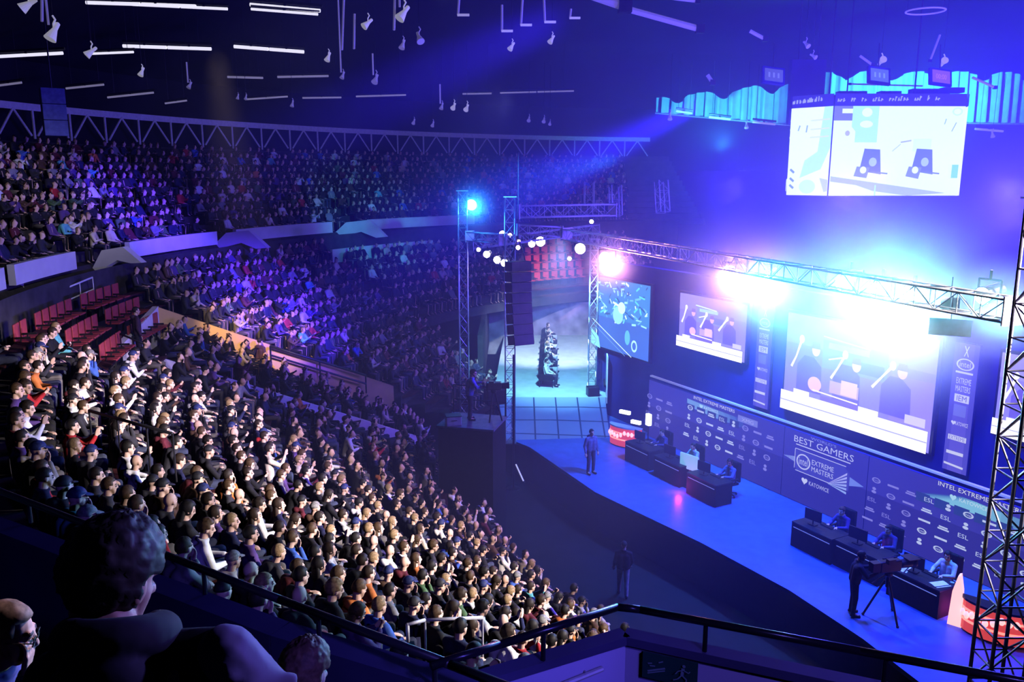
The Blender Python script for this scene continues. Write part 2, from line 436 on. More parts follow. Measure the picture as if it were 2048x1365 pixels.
def put_person(lk, loc, rz, skin, hairc, topc, legc, label, group=None, shoec=(.02, .02, .02), hair_name='hair', top_name='jacket', sc=1.0, cat='person'):
    b = bpy.data.objects.new('person', lk.body); COL.objects.link(b); b.location = loc; b.rotation_euler = (0, 0, rz); b.color = (*skin, 1); b.scale = (sc, sc, sc)
    tag(b, label, cat, group)
    parts = [('hair' if lk.style != 'cap' else 'cap', lk.hair, hairc), (top_name, lk.top, topc), ('trousers', lk.legs, legc)] + [('shoe', m, shoec) for m in lk.shoes]
    for n, m, c in parts:
        if m is None: continue
        o = bpy.data.objects.new(n, m); COL.objects.link(o); o.parent = b; o.color = (*c, 1)
    return b
SKINS = [(.72, .47, .36), (.66, .42, .32), (.78, .54, .43), (.60, .38, .28), (.75, .5, .4)]
HAIRS = [('black', (.012, .01, .01)), ('dark brown', (.03, .018, .012)), ('brown', (.07, .04, .02)), ('fair', (.3, .2, .1)), ('dark', (.02, .014, .012))]

# ================================================================== the hall
CX, CY = 17.9, 29.5
def pol(r, th, z=0): return Vector((CX + r * math.cos(R(th)), CY + r * math.sin(R(th)), z))
def th_of(p): return math.degrees(math.atan2(p[1] - CY, p[0] - CX)) % 360
def rad(p): return math.hypot(p[0] - CX, p[1] - CY)
RK = lambda k: 19.6 + .8 * k
ZR = lambda r: 7.3 - .57 * (30.5 - r)
ZK = lambda k: ZR(RK(k))
def ring(prof, a0, a1, n, mb=None, closed=False):
    mb = mb or MB(); vs = []; k = len(prof)
    for i in range(n + 1):
        t = a0 + (a1 - a0) * i / n
        vs += [pol(r, t, z) for r, z in prof]
    fs = []
    for i in range(n):
        for j in range(k if closed else k - 1):
            a = i * k + j; b = i * k + (j + 1) % k
            fs.append((a, b, b + k, a + k))
    if closed: fs += [tuple(range(k)), tuple(n * k + j for j in range(k - 1, -1, -1))]
    return mb.add(vs, fs)
def rbox(r0, r1, z0, z1, a0, a1, n=None, mb=None):
    return ring([(r0, z0), (r1, z0), (r1, z1), (r0, z1)], a0, a1, n or max(2, int(abs(a1 - a0))), mb, True)

A1, A2 = at(238, 690, z=7.5), at(832, 872, z=2.75)
B1, B2 = at(311, 613, z=8.05), at(785, 772, z=3.9)
def stand(name, k0, k1, a0, a1, n, cut=None):
    prof = [(RK(k0) - .62, 0 if k0 == 0 else ZK(k0) - .5)]
    for k in range(k0, k1 + 1): prof += [(RK(k) - .62, ZK(k)), (RK(k) + .18, ZK(k))]
    prof.append((RK(k1) + .18, ZK(k1) + .4))
    mb = ring(prof, a0, a1, n); mb.cur = 1
    for k in range(k0, k1 + 1): ring([(RK(k) - .2, ZK(k) + .38), (RK(k) + .17, ZK(k) + .38), (RK(k) + .17, ZK(k) + .44), (RK(k) - .2, ZK(k) + .44)], a0, a1, n, mb, True)
    o = struct(name, mb, [CONC, DARKRED])
    if cut:
        p, q, sgn = cut; d = (q - p); nrm = Vector((-d.y, d.x, 0)).normalized() * sgn
        bm = bmesh.new(); bm.from_mesh(o.data); bmesh.ops.bisect_plane(bm, geom=bm.verts[:] + bm.edges[:] + bm.faces[:], plane_co=p, plane_no=nrm, clear_outer=True); bm.to_mesh(o.data); bm.free()
    return o
floor_mb = MB(); floor_mb.poly([(CX + 52 * math.cos(2 * PI * i / 48), CY + 52 * math.sin(2 * PI * i / 48), 0) for i in range(48)])
struct('floor', floor_mb, FLOORM)
stand('floor_lower_stand', 0, 15, 152, 226, 120, (A1, A2, 1))
stand('floor_lower_stand_beyond', 0, 15, 152, 200, 90, (B1, B2, -1))
CU = (A2 - A1).to_2d().normalized(); CL = (A2 - A1).to_2d().length; CORN = 13
def corr(t, v, z=0): p = A1.lerp(A2, t).lerp(B1.lerp(B2, t), v); return Vector((p.x, p.y, z))
CZ_ = lambda k: 6.75 - k * (6.75 - 1.9) / CORN
mb = MB()
for k in range(CORN + 2): a, b, c, d = corr(k / CORN - .02, 0), corr(k / CORN - .02, 1), corr((k + 1) / CORN - .02, 1), corr((k + 1) / CORN - .02, 0); mb.prism([a, b, c, d], max(0, CZ_(k) - .8), max(.1, CZ_(k)))
struct('floor_corridor', mb, CONC)
stand('floor_lower_stand_near', 0, 11, 226, 262, 60)
stand('floor_lower_stand_far', 9, 15, 108, 152, 60)
UR = lambda k: 33.85 + .8 * k
UZ = lambda k: 9.35 + .40 * k
prof = [(33.0, 9.0)]
for k in range(13): prof += [(UR(k) - .55, UZ(k)), (UR(k) + .25, UZ(k))]
struct('floor_upper_stand', ring(prof, 96, 216, 150), CONC)
struct('wall_hall', ring([(44.2, 13), (44.2, 19.5)], 80, 250, 90), ROOF)
struct('ceiling', ring([(48, 17.0), (44, 18.2), (36, 21.5), (26, 24.2), (14, 26), (.1, 26.6)], 0, 360, 64), ROOF)
struct('wall_lower_back', ring([(32.35, 7.5), (32.35, 9.3)], 100, 226, 100), CONC)
struct('wall_tunnel', MB().box((-1.6, 47.5, 3.3), (.25, 14, 2.8)).box((6.1, 47.5, 3.3), (.25, 14, 2.8)), CONC)

# parapet of the upper tier: white panels with dark stair gaps and portal hoods
def wall_quad(mb, a, b, z0a, z1a, z0b, z1b, t=.18):
    a = Vector((a[0], a[1], 0)); b = Vector((b[0], b[1], 0)); d = (b - a).normalized(); n = Vector((-d.y, d.x, 0)) * t / 2
    P = lambda p, z, s: (p + n * s) + Vector((0, 0, z))
    vs = [P(a, z0a, -1), P(b, z0b, -1), P(b, z0b, 1), P(a, z0a, 1), P(a, z1a, -1), P(b, z1b, -1), P(b, z1b, 1), P(a, z1a, 1)]
    return mb.add(vs, [(3, 2, 1, 0), (4, 5, 6, 7), (0, 1, 5, 4), (1, 2, 6, 5), (2, 3, 7, 6), (3, 0, 4, 7)])
for i, (x0, y0, x1, y1) in enumerate([(-60, 570, 16, 535), (20, 530, 172, 503), (262, 485, 424, 463), (500, 460, 640, 443), (752, 440, 918, 428)]):
    a, b = th_of(at(x0, y0, z=10)), th_of(at(x1, y1, z=10))
    struct('wall_parapet', rbox(32.75, 32.95, 9.4, 10.0, a, b), WHITEW)
def at_y(px, py, Y): b = (py - 682.5) / F; return at(px, py, d=Y / (PC - b * PS))
for out in ([(178, 550), (203, 501), (245, 494), (283, 526), (262, 527), (234, 521), (214, 533), (203, 548)], [(408, 510), (452, 466), (497, 461), (535, 496), (512, 498), (482, 486), (452, 494), (432, 509)], [(648, 486), (692, 445), (738, 440), (772, 474), (752, 476), (722, 464), (694, 470), (674, 485)]):
    cx_ = sum(q[0] for q in out) / 8; cy_ = sum(q[1] for q in out) / 8; Y = 15
    while rad(at_y(cx_, cy_, Y)) > 32.35 or Y < 18: Y += .1
    while rad(at_y(cx_, cy_, Y)) < 32.35: Y += .1
    P_ = [at_y(x, y, Y) for x, y in out]; n = Vector((.1, .22, 0)); k = len(P_)
    mb = MB(); mb.add(P_ + [p + n for p in P_], [(0, 1, 6, 7), (1, 2, 5, 6), (2, 3, 4, 5), (8, 15, 14, 9), (9, 14, 13, 10), (10, 13, 12, 11)] + [(i, i + k, (i + 1) % k + k, (i + 1) % k) for i in range(k)])
    struct('wall_portal', mb, WHITEW)
struct('wall_barrier', rbox(31.2, 31.35, 7.5, 8.65, th_of(at(640, 515, z=8.2)), th_of(at(918, 500, z=8.2))), WHITEW)

# side corridor between two low walls
struct('wall_corridor_near', wall_quad(MB(), A1, A2, 4.5, A1.z, 0, A2.z, .2), mat('cream_near', (.9, .86, .8), .8, var=.05))
struct('wall_corridor_far', wall_quad(MB(), B1, B2, 4.5, B1.z, 0.0, B2.z, .2), CREAM)
struct('wall_corridor_end', wall_quad(MB(), A1, B1, 5, A1.z, 5, B1.z, .2), mat('cream_end', (.85, .8, .8), .8, var=.05))

# near parapet, stairwell walls
P0 = [at(-300, 945, z=10), at(0, 1050, z=10), at(330, 1172, z=10), at(560, 1258, z=10), at(850, 1345, z=10), at(1060, 1400, z=10)]
mb = MB()
for a, b in zip(P0, P0[1:]): wall_quad(mb, a, b, 6.8, 10, 6.8, 10, .16)
struct('wall_near_parapet', mb, PBLUE)
V1, V2, V3 = at(1000, 1340, z=10), at(1250, 1265, z=10), at(1725, 1365, z=10)
V4 = V2 + (V3 - V2) * 2.4; V0 = V1 + (V1 - V2) * .18
mb = MB(); wall_quad(mb, V0, V2, 6.5, 9.97, 6.5, 9.97, .05); wall_quad(mb, V2, V4, 6.5, 9.97, 6.5, 9.97, .05)
struct('wall_stairwell', mb, VBLUE)
mb = MB(); wall_quad(mb, V0, V2, 9.95, 10, 9.95, 10, .1); wall_quad(mb, V2, V4, 9.95, 10, 9.95, 10, .1)
struct('trim_1', mb, PBLUE)
struct('floor_near_row', rbox(31.95, 33.2, 9.0, 9.35, 222, 243), CONC)
struct('floor_near_row_upper', rbox(33.2, 36.5, 9.6, 10.38, 222, 250), CONC)
struct('floor_near_step', rbox(32.95, 33.2, 9.35, 9.8, 222, 241), CONC)
struct('floor_near_step_upper', rbox(33.62, 33.95, 10.38, 10.83, 222, 246), CONC)

# ------------------------------------------------------------------ stage
WE = Vector((.47, -.8827, 0)); WN = Vector((-.8827, -.47, 0)); W0 = Vector((5.15, 36.15, 0)); WRZ = math.atan2(-.8827, .47)
def wl(s, z, out=0): return W0 + WE * s + WN * out + Vector((0, 0, z))
front = [(-.7, 34.2), (.2, 33.3), (.74, 32.6), (2.95, 27.66), (5.76, 23.58), (7.5, 20.6), (8.5, 18.2), (9.1, 16.2), (10.2, 13.4), (17.2, 14.2)]
deck = front + [tuple(wl(19.8, 0)[:2]), tuple(wl(-2.6, 0)[:2])] + [(4.2, 36.9), (-.7, 36.9)]
struct('floor_stage', MB().prism(deck, 1.38, 1.5), STAGEM)
dm = Vector((8, 27)); struct('wall_stage_skirt', MB().prism([tuple(dm + (Vector(p[:2]) - dm) * .985) for p in deck], 0, 1.38), BLACK)
tile = bpy.data.materials.new('stage_tile'); tile.use_nodes = True
nt = tile.node_tree; bk = nt.nodes.new('ShaderNodeTexBrick'); tc = nt.nodes.new('ShaderNodeTexCoord'); bk.offset = 0; bk.inputs['Scale'].default_value = 1
bk.inputs['Brick Width'].default_value = 1.0; bk.inputs['Row Height'].default_value = 1.0; bk.inputs['Mortar Size'].default_value = .035
bk.inputs['Color1'].default_value = (.3, .36, .5, 1); bk.inputs['Color2'].default_value = (.26, .32, .46, 1); bk.inputs['Mortar'].default_value = (.03, .04, .1, 1)
nt.links.new(tc.outputs['Object'], bk.inputs['Vector']); nt.links.new(bk.outputs['Color'], nt.nodes['Principled BSDF'].inputs['Base Color'])
tile.node_tree.nodes['Principled BSDF'].inputs['Roughness'].default_value = .4
mb = MB(); mb.add([(-.4, 33.5, 1.5), (4.2, 33.95, 1.5), (4.29, 36.8, 2.5), (-.6, 36.8, 2.5), (-.4, 33.5, 1.4), (4.2, 33.95, 1.4), (4.29, 36.8, 1.4), (-.6, 36.8, 1.4)], [(0, 1, 2, 3), (0, 4, 5, 1), (1, 5, 6, 2), (3, 7, 4, 0)])
struct('floor_ramp', mb, tile)
struct('floor_walkway', MB().prism([(-.9, 36.8), (4.4, 36.8), (5.5, 52), (-.5, 52)], 2.2, 2.5), mat('walkway_carpet', (.5, .56, .62), .6, var=.1, scale=2))
struct('wall_walkway_end', MB().box((2.4, 52.3, 2.9), (8, .2, 3.4)), mat('walk_end', (.35, .3, .4), .8, var=.5, scale=1.2))
struct('wall_set', MB().box((8.8, .2, 3.6), (22.6, .3, 7.2)), SETBLUE, loc=wl(0, 1.5), rz=WRZ)
struct('trim_2', MB().box((12.0, -.08, 0), (20.2, .12, .06)), mat('trim_light', (.7, .72, .8), .4, emit=(.5, .55, 1), es=.25), loc=wl(0, 4.1), rz=WRZ)

# ------------------------------------------------------------------ screens and printed set pieces
SCREEN = attr_mat('screen_light', 1.35, .4)
GLOWPRINT = attr_mat('glow_print', .75, .5)  # print glows on its own so the lettering reads
def screen_thing(name, label, s0, s1, z0, z1, painter, group=None, out=.12):
    w, h = s1 - s0, z1 - z0
    t = thing(name, label, 'screen', wl(s0, z0, out), WRZ, group)
    MB().box((w / 2, .09, h / 2), (w + .16, .14, h + .16)).build('frame', BLK, t)
    p = Paint(w, h); painter(p); o = p.build('picture', SCREEN, t, paint=True); o.location = (0, 0, 0)
    return t
def players_picture(p):
    V, W = (.30, .24, .95), (.95, .95, 1)
    p.rect(0, 0, 1, 1, (.22, .19, .80))
    for i, (a, c) in enumerate([(.86, (.34, .36, .95)), (.7, (.28, .25, .88))]): p.rect(0, a, 1, 1, c)
    p.rect(.28, .52, .72, .8, (.20, .26, .72)); p.rect(.32, .72, .6, .78, (.35, .65, .9)); p.rect(.52, .55, .7, .66, (.1, .16, .6))
    p.rect(.75, .2, 1, .62, (.26, .2, .85))
    for cx, cz in ((.19, .50), (.46, .48), (.78, .46)):
        p.P([(cx - .09, .24), (cx + .10, .24), (cx + .09, .52), (cx + .03, .60), (cx - .04, .60), (cx - .09, .5)], (.12, .09, .55))
    for cx, cz in ((.235, .68), (.525, .62), (.815, .66)):
        p.ell(cx, cz, .03, .065, (.75, .45, .75)); p.P([(cx - .032, cz + .01), (cx + .032, cz + .01), (cx + .025, cz + .075), (cx - .025, cz + .075)], (.2, .12, .45))
    for x0, z0, x1, z1 in ((.06, .46, .13, .76), (.36, .44, .45, .70), (.64, .46, .76, .70)):
        p.line(x0, z0, (x0 + x1) / 2, z0 + .12, .045, W, .03); p.line((x0 + x1) / 2, z0 + .12, x1, z1, .03, W, .05); p.ell(x1, z1, .019, .042, W)
    p.line(.34, .62, .44, .67, .02, W)
    p.ell(.25, .34, .05, .075, (.75, .45, .85)); p.rect(.36, .30, .56, .42, (.5, .34, .85)); p.rect(.44, .31, .55, .45, (.75, .5, .9))
    p.line(.24, .28, .56, .26, .022, (1, .85, .95)); p.rect(.3, .2, .62, .25, (.18, .12, .6)); p.rect(.86, .22, .98, .3, (.55, .5, 1))
    p.rect(0, 0, 1, .20, W); p.rect(.1, .19, .22, .245, W); p.rect(.57, .19, .7, .25, W); p.rect(0, .095, 1, .108, (.4, .4, .55))
    p.line(.3, .84, .62, .80, .02, (.6, 1, 1))
def map_picture(p):
    rr = random.Random(3)
    p.rect(0, 0, 1, 1, (.05, .15, .60)); p.rect(0, .45, 1, 1, (.05, .24, .62))
    for i in range(95):
        x, z = rr.random(), .42 + .58 * rr.random()
        a = rr.random() * PI; l = rr.uniform(.02, .06); c = rr.choice([(.35, .8, .95), (.15, .5, .9), (.7, .95, 1), (.1, .65, .7), (.02, .08, .4)])
        x0, x1 = max(.02, x - l * math.cos(a)), min(.98, x + l * math.cos(a)); z1 = min(.98, z + l * 1.5 * math.sin(a))
        if abs(x1 - x0) + abs(z1 - z) > .02: p.line(x0, z, x1, z1, rr.uniform(.02, .05), c)
    p.P([(0, 0.06), (.2, 0.02), (.16, .18), (0, .28)], (.25, .75, .95)); p.line(.02, .42, .82, .03, .02, (.65, .9, 1)); p.line(.02, .36, .7, .02, .012, (.2, .45, .9))
    p.ring(.87, .19, .055, .08, .35, (.45, .85, 1)); p.ell(.74, .28, .05, .1, (.12, .5, .85)); p.ell(.55, .55, .1, .12, (.3, .75, .9)); p.ell(.62, .66, .07, .08, (.6, .95, 1))
screen_thing('video_screen', 'blue green overhead map screen at the far end of the stage wall', -2.14, 1.72, 4.68, 7.95, map_picture)
screen_thing('video_screen', 'smaller violet screen between the map screen and the main screen', 3.67, 7.42, 5.78, 7.92, players_picture)
screen_thing('video_screen', 'largest violet screen in the middle of the stage wall, players raising arms', 9.38, 15.0, 4.6, 7.95, players_picture)
screen_thing('video_screen', 'violet screen partly behind the tall truss tower', 16.8, 20.5, 5.75, 7.95, players_picture)

def ring_logo(p, cx, cz, rx, rz, col):
    p.ring(cx, cz, rx, rz, .18, col); p.text('intel', cx - rx * .62, cz - rz * .45, cx + rx * .62, cz + rz * .5, col)
def banner(p):
    L = (.75, .78, 1)
    p.rect(0, 0, 1, 1, (.10, .09, .62)); p.rect(.2, 0, .8, 1, (.14, .12, .72))
    p.text('X', .4, .90, .6, .98, L); ring_logo(p, .5, .84, .36, .045, L); p.rect(.15, .77, .85, .785, L)
    p.text('EXTREME', .22, .69, .82, .735, L); p.text('MASTERS', .22, .63, .82, .675, L); p.rect(.22, .55, .82, .61, L); p.text('IEM', .32, .56, .72, .6, (.15, .12, .6))
    p.rect(.25, .44, .75, .53, (.2, .22, .8)); p.heart(.3, .385, .07, L); p.text('KATOWICE', .38, .37, .9, .4, L)
    p.rect(.15, .25, .9, .29, L); p.text('EXTREME', .2, .255, .85, .285, (.2, .18, .7)); p.rect(.15, .14, .85, .165, L); p.line(.1, .06, .9, .05, .03, L)
for s0, lab in ((7.95, 'narrow vertical logo banner between smaller and largest violet screens'), (15.45, 'narrow vertical logo banner beside the largest violet screen, towards the truss tower')):
    t = thing('logo_banner', lab, 'banner', wl(s0, 4.3, .1), WRZ, 'vertical logo banners')
    MB().box((.36, .045, 1.85), (.74, .06, 3.74)).build('panel', SETBLUE, t)
    p = Paint(.72, 3.7); banner(p); p.build('print', GLOWPRINT, t, paint=True)

def sponsors(p, ox, oz, nx, nz, dx, dz, lit):
    rr = random.Random(5)
    for j in range(nz):
        for i in range(nx):
            x, z = ox + i * dx, oz - j * dz; w, h = dx * .32, dz * .26
            c = (.62, .72, 1) if lit(i, j) else (.28, .27, .8)  # logos inside the painted lit patch get a paler colour
            k = (i * 2 + j * 3) % 5
            if k == 0: p.ring(x, z, w * .8, h * 1.1, .3, c); p.text('intel', x - w * .5, z - h * .4, x + w * .5, z + h * .5, c)
            elif k == 1: p.text('ESL', x - w * .8, z - h * .8, x + w * .8, z + h * .8, c)
            elif k == 2: p.rect(x - w, z - h * .4, x + w, z + h * .4, c)
            elif k == 3: p.ell(x, z + h * .6, w * .35, h * .6, c); p.ell(x, z - h * .7, w * .45, h * .6, c)
            else: p.rect(x - w * .9, z - h * .7, x + w * .9, z - h * .1, c); p.rect(x - w * .7, z + h * .15, x + w * .7, z + h * .7, c)
def header(p, x, z, w):
    L = (.85, .9, 1)
    p.text('INTEL EXTREME MASTERS', x, z, x + w, z + .13 / p.h, L)
    p.heart(x + w * .2, z - .2 / p.h, .1, (.5, .85, 1)); p.text('KATOWICE', x + w * .28, z - .25 / p.h, x + w * .62, z - .14 / p.h, (.7, .9, 1))
def backdrop(name, label, s0, s1, fn):
    w, h = s1 - s0, 2.48
    t = thing(name, label, 'backdrop', wl(s0, 1.52, .32), WRZ)
    MB().box((w / 2, .06, h / 2), (w - .01, .1, h)).build('panel', SETBLUE, t)
    p = Paint(w, h); p.rect(.001, 0, .999, 1, (.035, .03, .30)); p.rect(.001, .55, .999, 1, (.05, .045, .42)); p.k = 1; fn(p); p.build('print', GLOWPRINT, t, paint=True)
    return t
def left_print(p):
    X = lambda s: (s - 2.1) / p.w; Z = lambda z: (z - 1.52) / p.h
    for i in range(6): p.P([(X(4.55 + i * .03), Z(3.55 - i * .015)), (X(7.9 - i * .3), Z(3.4)), (X(7.6 - i * .3), Z(3.72)), (X(4.6), Z(3.78))], (.06 + .03 * i, .12 + .06 * i, .5 + .06 * i))  # stepped blues paint a lit patch into the print
    header(p, X(5.0), Z(3.86), 2.3 / p.w); p.rect(X(7.5), Z(3.62), X(8.5), Z(3.86), (.22, .25, .75)); p.text('XMG', X(7.7), Z(3.67), X(8.3), Z(3.8), (.5, .5, .95))
    for i in range(5): p.rect(X(4.62 + i * .62), Z(3.34), X(5.1 + i * .62), Z(3.6), (.03, .04, .25), keep=i > 0)
    sponsors(p, X(4.85), Z(3.46), 8, 4, .62 / p.w, .36 / p.h, lambda i, j: i < 5)
    sponsors(p, X(2.5), Z(3.4), 3, 4, .66 / p.w, .36 / p.h, lambda i, j: False)
def mid_print(p):
    X = lambda s: (s - 9.75) / p.w; Z = lambda z: (z - 1.52) / p.h; L = (.62, .66, 1)
    p.P([(X(9.76), Z(3.0)), (X(10.3), Z(3.1)), (X(10.3), Z(2.9))], (.3, .4, .9)); p.P([(X(12.55), Z(3.1)), (X(13.1), Z(2.95)), (X(12.55), Z(2.8))], (.2, .3, .9))
    p.text("WORLD'S", X(10.9), Z(3.88), X(11.95), Z(3.97), (.3, .35, .9)); p.text('BEST GAMERS', X(10.2), Z(3.62), X(12.65), Z(3.84), L); p.line(X(10.3), Z(3.55), X(12.55), Z(3.55), .018, L)
    p.P([(X(10.4), Z(2.62)), (X(10.3), Z(2.8)), (X(10.3), Z(3.4)), (X(12.3), Z(3.4)), (X(12.55), Z(3.2)), (X(12.55), Z(2.62))], (.07, .07, .5))
    for a, b in (((10.3, 3.4), (12.4, 3.4)), ((10.35, 2.64), (11.9, 2.64)), ((10.3, 3.4), (10.3, 2.7))): p.line(X(a[0]), Z(a[1]), X(b[0]), Z(b[1]), .012, L)
    ring_logo(p, X(10.68), Z(3.02), .3 / p.w, .27 / p.h, L)
    p.text('EXTREME', X(11.05), Z(3.05), X(11.95), Z(3.22), L); p.text('MASTERS', X(11.05), Z(2.82), X(11.95), Z(2.99), L)
    for i in range(6): p.P([(X(11.75), Z(2.62)), (X(12.5), Z(2.5 + i * .13)), (X(12.5), Z(2.58 + i * .13))], (.35 + .03 * i, .5, 1))
    p.heart(X(10.82), Z(2.4), .13, (.7, .75, 1)); p.text('KATOWICE', X(11.02), Z(2.32), X(11.85), Z(2.46), L)
def right_print(p):
    X = lambda s: (s - 13.2) / p.w; Z = lambda z: (z - 1.52) / p.h
    for i in range(6): p.P([(X(14.9 + i * .12), Z(3.42)), (X(18.6 - i * .3), Z(3.4)), (X(18.6 - i * .3), Z(3.7)), (X(16.2 + i * .1), Z(3.76))], (.06 + .04 * i, .15 + .1 * i, .5 + .07 * i))  # lit patch painted into the print, brighter step by step
    header(p, X(15.55), Z(3.86), 2.4 / p.w)
    for i in range(7): p.rect(X(14.9 + i * .6), Z(3.2), X(15.35 + i * .6), Z(3.47), (.03, .06, .28), keep=i > 0)
    sponsors(p, X(13.55), Z(3.33), 10, 5, .6 / p.w, .3 / p.h, lambda i, j: i > 2)
backdrop('sponsor_backdrop', 'sponsor logo backdrop under the smaller violet screen', 2.1, 9.74, left_print)
backdrop('sponsor_backdrop', 'centre backdrop lettered best gamers under the largest screen', 9.75, 13.19, mid_print)
backdrop('sponsor_backdrop', 'sponsor logo backdrop beside the truss tower, bright gradient under its heading', 13.2, 20.2, right_print)

# ------------------------------------------------------------------ truss work
def truss(name, label, a, b, w, step, r=.026, m=ALU, group=None, lat=.013, up=(0, 0, 1), plates=True):
    a, b = Vector(a), Vector(b); d = (b - a); L = d.length; d.normalize()
    u = Vector(up).cross(d)
    if u.length < .01: u = Vector((1, 0, 0)).cross(d)
    u.normalize(); v = d.cross(u)
    t = thing(name, label, 'truss', a, 0, group)
    cs = [(u * x + v * y) * w / 2 for x, y in ((-1, -1), (1, -1), (1, 1), (-1, 1))]
    for c in cs: MB().bar(c, c + d * L, r, 8).build('chord', m, t, smooth=True)
    mb = MB(); n = max(1, int(L / step)); s = L / n
    for k in range(4):
        p, q = cs[k], cs[(k + 1) % 4]
        for i in range(n):
            e, f = (p, q) if (i + k) % 2 else (q, p)
            mb.bar(e + d * (i * s), f + d * ((i + 1) * s), lat, 6)
            mb.bar(p + d * (i * s), q + d * (i * s), lat * .9, 6)
    mb.build('lattice', m, t)
    if plates:
        for z in (0, L): MB().box((0, 0, 0), (w + .12, w + .12, .03), M=Matrix((u, v, d)).transposed()).build('end_plate', m, t, loc=d * z)
    return t
TR, T1, T2, T3 = Vector((7.62, 11.7, 0)), Vector((-2.1, 35.4, 0)), Vector((-.08, 33.3, 0)), Vector((3.75, 37.6, 2.5))
truss('truss_tower', 'tall silver lattice truss tower in front of the red counter at the stage end', TR, TR + Vector((0, 0, 12.2)), .52, .5, .03, mat('aluminium_dim', (.16, .16, .22), .45, .6, var=.15, scale=12), lat=.017)
truss('truss_tower', 'silver truss tower carrying the blue lamp beside the far crowd', T1 + Vector((0, 0, 1.5)), T1 + Vector((0, 0, 11.9)), .38, .5, .026)
truss('truss_tower', 'silver truss tower behind the hanging black speaker', T2 + Vector((0, 0, 1.5)), T2 + Vector((0, 0, 11.7)), .4, .5, .026)
truss('truss_tower', 'brightly lit truss tower at the end of the map screen', T3, T3 + Vector((0, 0, 7.2)), .36, .5, .024)
RG = [Vector((2.2, 33.6, 10.2)), Vector((8.75, 14.2, 10.2)), Vector((17.5, 16.2, 10.3)), Vector((9.5, 40.5, 10.2))]
truss('rig_truss', 'long lighting truss over the front edge of the stage', RG[0], RG[1], .4, .5, .024, ALUD, None, .012)
truss('rig_truss', 'lighting truss from the rig corner to the speaker tower', T2 + Vector((.3, 0, 10.4)), RG[0] + Vector((-.2, 0, .1)), .36, .45, .024, ALUD, None, .012)
truss('rig_truss', 'lighting truss between the two towers beside the walkway', T1 + Vector((.3, -.2, 10.0)), T2 + Vector((-.3, .2, 10.0)), .36, .45, .024, ALUD, None, .012)
truss('rig_truss', 'rear lighting truss above the walkway lamps', T1 + Vector((.3, .2, 9.6)), Vector((4.1, 40.5, 10.0)), .36, .45, .024, ALUD, None, .012)
truss('rig_truss', 'high pale truss running across behind the speaker tower top', Vector((.2, 36.0, 11.0)), Vector((4.6, 38.0, 11.0)), .5, .6, .03, ALUD, None, .012)
for (x0, y0, x1, y1, d, lab) in [(1230, 372, 1232, 432, 41, 'first'), (1322, 362, 1326, 425, 41, 'second'), (1178, 365, 1178, 410, 44, 'third')]:
    truss('rig_mast', f'short vertical mast on the rig, {lab} one along behind the pink lamps', at(x1, y1, d=d), at(x0, y0, d=d), .5, .5, .035, ALUD, None, .012, plates=False)

# roof edge truss (chord, uprights and diagonals)
RT = 43.6
th0, th1 = 216, 98; N = 40
t = thing('roof_truss', 'pale zigzag roof edge truss running round above the upper stand', 'truss', pol(RT, 160, 16))
o = t.location.copy()
def zt(th): return 16.25 - .5 * (216 - th) / 118
mb = MB(); dz = lambda th, k: pol(RT, th, zt(th) - k) - o
for i in range(120):
    a = th0 + (th1 - th0) * i / 120; b = th0 + (th1 - th0) * (i + 1) / 120
    mb.add([dz(a, 0), dz(b, 0), dz(b, .34), dz(a, .34), pol(RT + .2, a, zt(a)) - o, pol(RT + .2, b, zt(b)) - o], [(0, 3, 2, 1), (0, 1, 5, 4)])
RTM = mat('truss_grey_glow', (.6, .58, .68), .6, var=.1, emit=(.35, .32, .6), es=.03)  # slight emission paints light onto the truss
mb.build('chord', RTM, t)
mb = MB()
for i in range(N):
    a = th0 + (th1 - th0) * i / N; s = (th1 - th0) / N
    mb.bar(dz(a + s * .5, .3), dz(a + s * .08, 1.55), .055, 6); mb.bar(dz(a + s * .5, .3), dz(a + s * .92, 1.55), .055, 6)
    mb.bar(dz(a, .3), dz(a, 1.7), .06, 6)
mb.build('lattice', RTM, t)

# ------------------------------------------------------------------ stage lamps
GLOWS = []
def lens_mat(c, s):
    k = 'lens_%d_%d_%d_%d' % (c[0] * 99, c[1] * 99, c[2] * 99, s)
    return mat(k, (.05, .05, .05), .3, emit=c, es=s)
def stage_lamp(label, pos, aim, color, es, size=.3, name='stage_light', hang=.45, group=None, cat='light'):
    pos = Vector(pos); t = thing(name, label, cat, pos, 0, group)
    d = (Vector(aim) - pos).normalized(); M = d.to_track_quat('Z', 'Y').to_matrix()
    MB().lathe([(size * .3, -size * 1.0), (size * .42, -size * .8), (size * .45, 0), (size * .5, size * .4), (size * .5, size * .52)], 16, M).build('housing', BLK, t, smooth=False)
    MB().lathe([(size * .46, size * .525), (size * .4, size * .56), (.001, size * .6)], 20, M).build('lens', lens_mat(color, es), t)
    u = Vector((0, 0, 1)).cross(d); u = u.normalized() if u.length > .01 else Vector((1, 0, 0)); h = size * .62
    mb = MB(); q = size * .06
    mb.path([u * h, u * h + Vector((0, 0, hang * .6)), -u * h + Vector((0, 0, hang * .6)), -u * h], q, 6); mb.bar(Vector((0, 0, hang * .6)), (0, 0, hang), q * 1.3, 6)
    mb.build('yoke', DSTEEL, t)
    return t
CAMP = Vector((0, 0, 12.5))
def px_lamp(label, px, py, d, color, es, size, aim=None, **k):
    p = at(px, py, d=d); return stage_lamp(label, p, aim if aim is not None else p + (CAMP - p) + Vector((-6, 8, -5)), color, es, size, **k)
CY_, PK_, WH_, BL_ = (.35, .95, 1), (1, .55, .7), (1, .93, .95), (.1, .55, 1)
px_lamp('blue beam lamp on top of the truss tower by the far crowd', 945, 408, 35.6, BL_, 40, .5)
